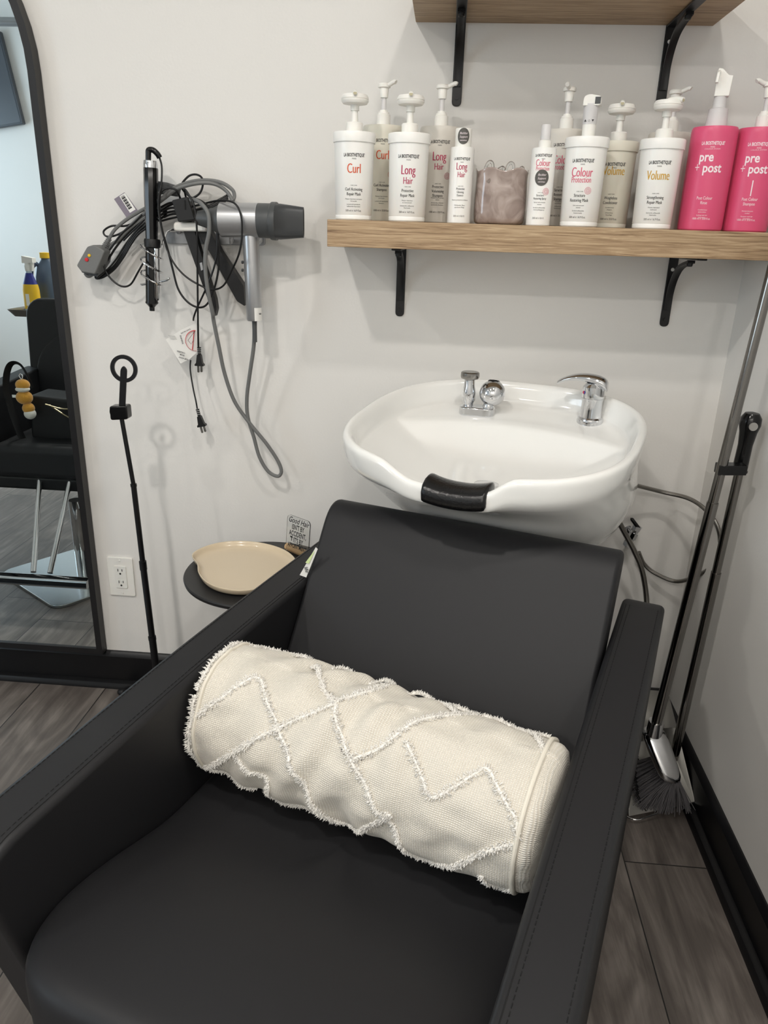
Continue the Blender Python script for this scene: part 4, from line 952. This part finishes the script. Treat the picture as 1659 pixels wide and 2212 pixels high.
cord([(470, 520, -.05), (400, 590, -.05), (330, 650, -.05), (262, 742, -.05), (212, 820, -.05), (214, 900, -.05), (262, 972, -.05), (330, 1016, -.05), (390, 1002, -.05), (440, 920, -.06), (482, 845, -.06)], .0023, cordm, ci, cs)
cord([(520, 520, -.045), (430, 570, -.045), (350, 600, -.045), (260, 600, -.045), (204, 636, -.045), (225, 672, -.045), (300, 660, -.045), (400, 600, -.045), (520, 520, -.045)], .0023, cordm, fi, fs_)
for o_ in ((0, 0), (22, 34), (-10, 60), (40, 78), (12, 105)):
    cord([(600+o_[0]*.5, 470+o_[1]*.9, -.055), (680, 440+o_[1], -.065), (800, 490+o_[1]*.3, -.07), (900, 470+o_[1]*.3, -.06), (980, 430+o_[1]*.35, -.05), (1060, 385+o_[1]*.3, -.04)], .0024, cordm, f_, f2)
for o_ in (0, 26, 50):
    cord([(640, 470+o_, -.05), (540, 540+o_, -.05), (450, 610+o_*.8, -.05), (390, 690+o_*.8, -.05), (340, 780+o_*.7, -.05), (280, 870+o_*.5, -.048), (215, 930+o_*.3, -.045), (165, 962, -.045), (150, 945, -.04), (205, 880, -.038), (280, 760, -.038), (360, 660, -.038), (470, 560, -.038)], .0026, cordm, fi, fs_)
G().prism(P2([(575, 290), (640, 300), (735, 330), (720, 400), (590, 380)], -.04), 1, -.05, -.03).obj('cord_wrap', dgrey, fi, bevel=.004, sh=fs_)
# hanging plug two with its warning tag
cord([(345, 855, -.04), (342, 960, -.04), (370, 1140, -.045), (400, 1280, -.05), (414, 1360, -.05)], .0020, cordm, fi, fs_, conv=lambda x, y, d: c4(x, y, d))
plug(426, 882, -.05, -.22, fi, fs_)
wt0 = c4(250, 650, -.055)
wt = thing('warning_tag', wt0, 0, 'white paper warning tag with a red crossed circle on a black cord', 'tag'); wsh = -wt0
tq = [c4(88, 640, -.06), c4(250, 540, -.055), c4(400, 470, -.05), c4(408, 620, -.050), c4(412, 775, -.05), c4(330, 850, -.052), c4(240, 890, -.055), c4(160, 760, -.06)]
g = G(); g.add(tq+[p+Vector((0, .0006, 0)) for p in tq], [tuple(range(8)), tuple(range(8, 16))[::-1]]+[(i, (i+1) % 8, 8+(i+1) % 8, 8+i) for i in range(8)]); to = g.obj('paper', whitel, wt, sh=wsh)
cc_ = c4(395, 655, -.0515); q = []
for i in range(26):
    a = math.radians(85+190*i/25); q.append(cc_+Vector((.0225*math.cos(a), -.0002+.010*min(0, math.cos(a))*.5-.001, .0245*math.sin(a))))
g = G(); g.tube(q, .0011, 6, flat=.3); g.tube([cc_+Vector((-.001, -.002, .024)), cc_+Vector((-.0075, -.004, -.0215))], .0011, 6); g.obj('red_circle', red, to, sh=wsh)
g = G(); M0 = Matrix.Rotation(PI/2, 4, 'X')
def tg(s, x, y, size, ang, st='bold'): flat_text(s, size, Matrix.Translation(c4(x, y, -.0600)+Vector((0, -.002, 0))) @ M0 @ Matrix.Rotation(ang, 4, 'Z'), st, .85, g)
tg('KEEP AWAY', 275, 830, .0050, PI-.25+PI*0, 'bold'); tg('FROM', 262, 795, .0050, PI-.25); tg('CHILDREN', 250, 765, .0050, PI-.25); tg('WARNING', 262, 640, .0052, PI/2+.25); tg('ELECTRIC SHOCK', 300, 560, .0040, .45)
for k in range(4): g.box(c4(150+8*k, 600+12*k, -.0605)+Vector((0, -.002, 0)), (.016, .0003, .0004))
g.tube([c4(318, 650, -.062), c4(385, 560, -.060)], .0005, 5); g.tube([c4(318, 650, -.062), c4(350, 690, -.062), c4(375, 650, -.060)], .0005, 5)
g.obj('printing', inkb, to, sh=wsh)
# barcode tag
bt0 = c3(355, 455, -.05); bt = thing('barcode_tag', bt0, 0, 'grey tag with a white barcode label sticking up from the cords', 'tag'); bsn = -bt0
q = [c3(*p, -.05) for p in ((275, 415), (347, 368), (440, 495), (365, 547))]
g = G(); g.add(q+[p+Vector((0, .0008, 0)) for p in q], [(0, 1, 2, 3), (7, 6, 5, 4), (0, 4, 5, 1), (1, 5, 6, 2), (2, 6, 7, 3), (3, 7, 4, 0)]); bo_ = g.obj('tag_card', mat('mauve_grey_card', (128, 120, 132), .5), bt, sh=bsn)
lq = [c3(*p, -.0506) for p in ((312, 396), (350, 372), (424, 486), (385, 510))]
g = G(); g.add(lq, [(0, 1, 2, 3)]); g.obj('white_label', whitel, bo_, sh=bsn)
g = G()
for k in range(16):
    t0 = .10+.80*k/16; wd = .018+.016*((k*7) % 3)
    a, b = lq[0].lerp(lq[3], t0), lq[0].lerp(lq[3], t0)
    s0 = lq[0].lerp(lq[3], .06+.8*k/16); s1 = lq[0].lerp(lq[3], .06+.8*k/16+wd)
    e0 = lq[1].lerp(lq[2], .06+.8*k/16); e1 = lq[1].lerp(lq[2], .06+.8*k/16+wd); up_ = Vector((0, -.0003, 0))
    g.add([s0.lerp(e0, .12)+up_, s0.lerp(e0, .72)+up_, s1.lerp(e1, .72)+up_, s1.lerp(e1, .12)+up_], [(0, 1, 2, 3)])
g.obj('barcode', inkb, bo_, sh=bsn)

# hair dryer
hd0 = c3(1140, 560, -.095); hs = -hd0
hdry = thing('hair_dryer', hd0, 0, 'silver and grey hair dryer with flat nozzle resting on the rack', 'hair dryer')
DY = -.095
def ax2(nm, prof, m, seg=36): return axis_obj(nm, prof, m, hdry, hs, seg, DY)
ax2('body', [(1012, 558, .0345), (1016, 558, .0365), (1275, 563, .0366)], silver)
ax2('front_band', [(1275, 563, .0360), (1278, 563, .0364), (1360, 566, .0366)], dgrey)
ax2('nozzle_collar', [(1358, 567, .0385), (1366, 567, .0400), (1398, 569, .0402), (1403, 569, .0390)], dgrey)
ax2('rear_filter', [(855, 545, .0150), (900, 548, .0190), (960, 553, .0240), (1005, 557, .0320), (1013, 558, .0330)], dgrey)
rings = []
for x, y, hz, hy in ((1400, 570, .0370, .0370), (1420, 571, .0375, .030), (1480, 573, .0355, .018), (1582, 577, .0318, .0085), (1583, 577, .0290, .0060), (1570, 577, .0290, .0060)):
    p = c3(x, y, DY); rings.append([p+Vector((0, hy*math.copysign(abs(math.cos(a))**.7, math.cos(a)), hz*math.copysign(abs(math.sin(a))**.7, math.sin(a)))) for a in [2*PI*i/32 for i in range(32)]])
G().sweep(rings, cap1=True).obj('nozzle', mat('charcoal_nozzle', (62, 64, 66), .38), hdry, sh=hs)
hh = axis_obj('handle', [(1215, 660, .0172), (1219, 700, .0180), (1228, 900, .0180), (1243, 1240, .0180), (1244, 1252, .0165)], silver, hdry, hs, 30, d=DY)
cr_ = c3(1283, 1204, DY-.013)
g = G()
pa, pb = c3(1240, 1160, DY), c3(1244, 1250, DY)
vs_ = []
for p in (pa, pb):
    for a in [math.radians(-5+ -70*k/8) for k in range(9)]: vs_.append(p+Vector((.0183*math.cos(a), .0183*math.sin(a), 0)))
g.add(vs_, [(k, k+1, 10+k, 9+k) for k in range(8)]); stk_ = g.obj('white_sticker', whitel, hh, sh=hs)
g = G(); flat_text('8', .008, Matrix.Translation(c3(1290, 1205, DY-.0135)+Vector((.0, -.0015, 0))) @ Matrix.Rotation(.75, 4, 'Z') @ Matrix.Rotation(PI/2, 4, 'X') @ Matrix.Rotation(PI/2, 4, 'Z'), 'bold', 1, g); g.obj('sticker_lettering', inkb, stk_, sh=hs)
g = G()
for y_ in (850, 905): g.lathe([(.0035, 0), (.0035, .0035)], 12, sx=1, sy=1.6, M=Matrix.Translation(c3(1160, y_, DY)+Vector((.002, 0, 0))) @ Matrix.Rotation(-PI/2, 4, 'Y'))
g.obj('switches', dgrey, hh, sh=hs)
axis_obj('cord_sleeve', [(1243, 1250, .0058), (1244, 1300, .0054), (1247, 1400, .0050)], dgrey, hdry, hs, 14, d=DY)
cpts = [c3(805, 420, -.085), c3(838, 424, -.10), c3(880, 450, -.12), c3(925, 520, -.125), c3(930, 640, -.125), c3(908, 760, -.12), c3(905, 900, -.115), c3(925, 1060, -.11), c3(955, 1200, -.10)]+[c4(x, y, d) for x, y, d in ((585, 450, -.09), (640, 720, -.08), (700, 1000, -.07), (800, 1280, -.065), (950, 1500, -.06), (1130, 1720, -.055), (1250, 1900, -.05), (1288, 2010, -.05), (1250, 2062, -.05), (1150, 2010, -.05), (1060, 1860, -.052), (1000, 1650, -.055), (940, 1450, -.06), (930, 1250, -.065), (960, 1000, -.075), (1000, 720, -.085), (1008, 520, -.095))]
G().tube(cr(cpts, 8), .0046, 10).obj('cord', greyc, hdry, sh=hs)
cord([(790, 425, -.045), (720, 430, -.045), (640, 460, -.045), (560, 500, -.045), (460, 560, -.045), (380, 620, -.045), (300, 700, -.045), (250, 740, -.045), (200, 860, -.04), (110, 945, -.04), (75, 925, -.04)], .0042, greyc, hdry, hs)
cord([(240, 690, -.05), (285, 620, -.05), (370, 550, -.05), (470, 490, -.05), (580, 430, -.05), (680, 345, -.05), (790, 300, -.05), (900, 285, -.05), (1010, 300, -.05), (1085, 345, -.05), (1105, 390, -.05), (1090, 440, -.06)], .0042, greyc, hdry, hs)
cord([(330, 660, -.045), (430, 560, -.045), (530, 480, -.05), (620, 410, -.055), (720, 340, -.06), (860, 305, -.06), (970, 312, -.055), (1050, 360, -.05), (1095, 430, -.06)], .0042, greyc, hdry, hs)
g = G()
e0, e1 = c3(243, 688, -.05), c3(205, 755, -.05)
for k in range(7): p = e0.lerp(e1, k/6); g.tube([p, p+(e1-e0).normalized()*.0016], .0062+.0003*k, 14)
g.tube([e0, e1], .0048, 12); g.obj('strain_relief', greyc, hdry, sh=hs)
q = P2([(45, 870), (118, 742), (165, 728), (240, 772), (172, 930), (80, 915)], -.06)
g = G(); g.prism(roundpoly(q, .004), 1, -.082, -.045); sp_ = g.obj('safety_plug', greyc, hdry, bevel=.003, sh=hs)
q = P2([(72, 880), (150, 925), (205, 900), (160, 945), (80, 925)], -.05)
g = G(); g.prism(roundpoly(P2([(50, 890), (170, 935), (235, 790), (225, 850), (160, 950), (60, 920)], -.045), .002), 1, -.050, -.025); g.obj('plug_back', dgrey, sp_, bevel=.002, sh=hs)
for (x, y, r, m_) in ((106, 803, .0036, yel), (88, 832, .0045, red)):
    g = G(); g.lathe([(r, 0), (r*.9, .0025), (0, .003)], 16, M=Matrix.Translation(c3(x, y, -.082)) @ Matrix.Rotation(PI/2, 4, 'X')); g.obj('button', m_, sp_, sh=hs)

# ================================================================== what the mirror shows: the styling corner
sc = thing('styling_chair', (-1.35, -.76, 0), 0, 'black salon styling chair with chrome footrest, seen in the mirror', 'chair')
a0 = math.atan2(-.25, -.35)
g = G(); g.prism(rrect(.44, .44, .05, 6), 2, 0, .012, M=Matrix.Translation((-.01, -.0, 0)) @ Matrix.Rotation(a0, 4, 'Z')); g.obj('base_plate', mat('brushed_base_plate', (190, 196, 198), .18, metal=1), sc, bevel=.003)
G().cyl((-.01, -.02, .01), (-.01, -.02, .30), .026, seg=28).obj('hydraulic_column', chrome, sc)
G().tube([(.02, -.02, .26), (.12, .10, .27)], .008, 10).obj('pump_lever', chrome, sc)
for x, x2 in ((-.025, -.10), (.035, .015)):
    G().tube([(x, .30, .145), (x2, .05, .40)], .0095, 14).obj('footrest_post', chrome, sc)
g = G(); g.prism(roundpoly([(-.02, 0), (.02, 0), (.016, .028), (-.016, .032)], .006), 0, -.26, .185, M=Matrix.Translation((0, .33, .115))); g.obj('footrest_bar', chrome, sc)
G().box((-.03, -.18, .465), (.46, .50, .13)).obj('seat', leather, sc, bevel=.03, bseg=4)
G().box((-.03, -.17, .385), (.50, .46, .05)).obj('seat_frame', blackm, sc, bevel=.01)
M = Matrix.Translation((-.10, -.42, .50)) @ Matrix.Rotation(.10, 4, 'X')
G().prism(rrect(.48, .52, .07, 6, 0, .24), 1, -.04, .04, M=M).obj('backrest', leather, sc, bevel=.015, bseg=3)
G().prism(rrect(.40, .42, .17, 8, 0, .16), 1, .03, .062, M=M).obj('back_cushion', leather, sc, bevel=.012, bseg=3)
for x in (-.325, .265):
    G().prism(roundpoly([(-.42, .36), (-.44, .73), (.06, .70), (.09, .50), (.06, .36)], [.01, .03, .06, .03, .01]), 0, x-.035, x+.035).obj('armrest', leather, sc, bevel=.012, bseg=3)
# shoulder bag hooked over the styling chair's arm and its plush charm
bag = thing('shoulder_bag', (-1.46, -.88, .50), 0, 'black shoulder bag with strap and gold zips on the styling chair', 'bag')
g = G(); g.prism(roundpoly([(-.06, .02), (.24, .02), (.25, .17), (-.05, .19)], .02), 1, -.07, .07); g.obj('bag_body', mat('black_nylon', (15, 15, 16), .6), bag, bevel=.02, bseg=3)
g = G(); g.tube(cr([(.03, .10, .165), (.10, .098, .15), (.18, .095, .165), (.25, .09, .175)], 6), .003, 8); g.tube(cr([(.04, .09, .16), (.12, .085, .11), (.22, .08, .09)], 6), .003, 8); g.obj('zip', mat('gold_zip', (150, 138, 110), .3, metal=1), bag)
g = G(); g.tube(cr([(-.02, .08, .22), (-.05, .085, .30), (-.09, .09, .30), (-.115, .09, .22), (-.10, .09, .10), (-.06, .10, -.01), (-.02, .10, -.04)], 8), .014, 10, flat=.15); g.obj('strap', mat('black_nylon'), bag)
pl = thing('plush_keychain', (-1.500, -.77, .755), 0, 'orange and white plush keychain hanging from the black bag strap', 'keychain')
og = mat('orange_plush', (206, 148, 52), .95, sheen=.5, bump=(300, .6, .003)); wp = mat('white_plush', (225, 222, 212), .95, sheen=.5)
G().sphere((0, 0, -.02), .026, 24, (1, .8, .8)).obj('plush_head', og, pl)
G().sphere((0, .004, -.035), .0255, 24, (1.02, .8, .42)).obj('plush_muzzle', wp, pl)
g = G(); g.sphere((0, 0, -.066), .030, 24, (1.0, .8, .85)); g.obj('plush_body', og, pl)
G().sphere((.010, 0, -.105), .023, 24, (.95, .9, .9)).obj('plush_tail', og, pl)
G().sphere((.013, .0, -.125), .0215, 24, (.98, .95, .95)).obj('plush_tail_tip', wp, pl)
g = G(); g.tube(cr([(0, 0, 0), (.004, 0, .012), (-.002, 0, .02), (-.008, 0, .012)], 5, closed=True), .0018, 8, closed=True); g.obj('clasp', chrome, pl)
G().box((-.032, .004, -.062), (.022, .001, .010)).obj('fabric_label', whitel, pl)
# trolley with bottles
tr_ = thing('salon_trolley', (-1.62, -1.52, .018), 0, 'steel tray trolley behind the styling chair, seen in the mirror', 'trolley')
g = G(); g.sweep([[Vector((x, y, z)) for x, y in rrect(w_, d_, .02, 4)] for w_, d_, z in ((.46, .30, .885), (.50, .34, .915), (.494, .334, .915), (.455, .295, .889))], cap0=True, cap1=True); g.obj('tray', steel, tr_)
G().cyl((.08, 0, .03), (.08, 0, .886), .014).obj('post', blackm, tr_)
g = G(); g.box((.08, 0, .03), (.36, .03, .02)); g.box((.08, 0, .03), (.03, .30, .02)); g.obj('base', blackm, tr_)
for x, y in ((-.09, 0), (.25, 0), (.08, .14), (.08, -.14)): G().cyl((x-.008, y, .014), (x+.008, y, .014), .014).obj('castor', blackr, tr_)
sb = thing('trigger_spray_bottle', (-1.82, -1.49, .905), .2, 'yellow, blue and clear trigger spray bottle seen in the mirror', 'spray bottle')
g = G(); g.lathe([(0, 0), (.036, 0), (.038, .01), (.038, .105), (.030, .13), (.014, .17), (.013, .185)], 32, sy=.7); g.obj('bottle_body', mat('pale_blue_plastic', (200, 216, 230), .3), sb)
g = G(); g.lathe([(.0390, .02), (.0390, .10), (.0345, .125)], 32, sy=.72, caps=False); g.obj('yellow_label', yel, sb)
g = G(); g.lathe([(.0335, .125), (.0150, .172)], 32, sy=.74, caps=False); g.obj('blue_label', mat('blue_label', (36, 44, 128), .4), sb)
g = G(); g.lathe([(.014, .180), (.016, .20), (.012, .215)], 20); g.prism([(-.02, .212), (.035, .215), (.036, .235), (-.018, .242)], 1, -.012, .012); g.prism([(.018, .18), (.024, .18), (.03, .215), (.022, .215)], 1, -.006, .006); g.obj('trigger_head', whitep, sb)
g = G(); g.box((.0, .0278, .06), (.018, .001, .05)); g.obj('label_text_block', whitel, sb)
jg = thing('liquid_jug', (-1.785, -1.58, .905), .2, 'dark blue grey jug with yellow cap beside the spray bottle', 'jug')
g = G(); g.lathe([(0, 0), (.052, 0), (.056, .01), (.056, .15), (.045, .20), (.022, .225), (.020, .235)], 32, sy=.75); g.obj('jug_body', mat('slate_jug', (84, 98, 116), .3), jg)
g = G(); g.lathe([(.023, .232), (.023, .255), (0, .257)], 24); g.obj('cap', yel, jg)
g = G(); g.tube(cr([(-.02, .03, .21), (-.045, .035, .19), (-.055, .035, .14), (-.045, .03, .10)], 6), .008, 10); g.obj('handle', mat('slate_jug'), jg)
# dark panel and rail high on the far wall
pn = thing('wall_screen', (-3.62, YF+.035, 2.20), 0, 'dark grey wall screen seen in the upper part of the mirror', 'screen', rot=(0, .0, 0))
G().prism(rrect(.80, .60, .01), 1, -.02, .02, M=Matrix.Rotation(-.15, 4, 'Y')).obj('casing', mat('dark_grey_casing', (62, 66, 72), .35), pn, bevel=.004)
G().prism(rrect(.77, .57, .005), 1, .02, .022, M=Matrix.Rotation(-.15, 4, 'Y')).obj('display', mat('grey_display', (78, 82, 88), .3), pn)
rl = G().tube([(-4.18, -3.2, 2.40), (-1.6, -3.2, 2.40)], .025, 16).obj('ceiling_rail', mat('grey_pipe', (150, 152, 154), .35, metal=.6)); tag(rl, 'grey round rail under the ceiling seen in the top of the mirror', 'rail')
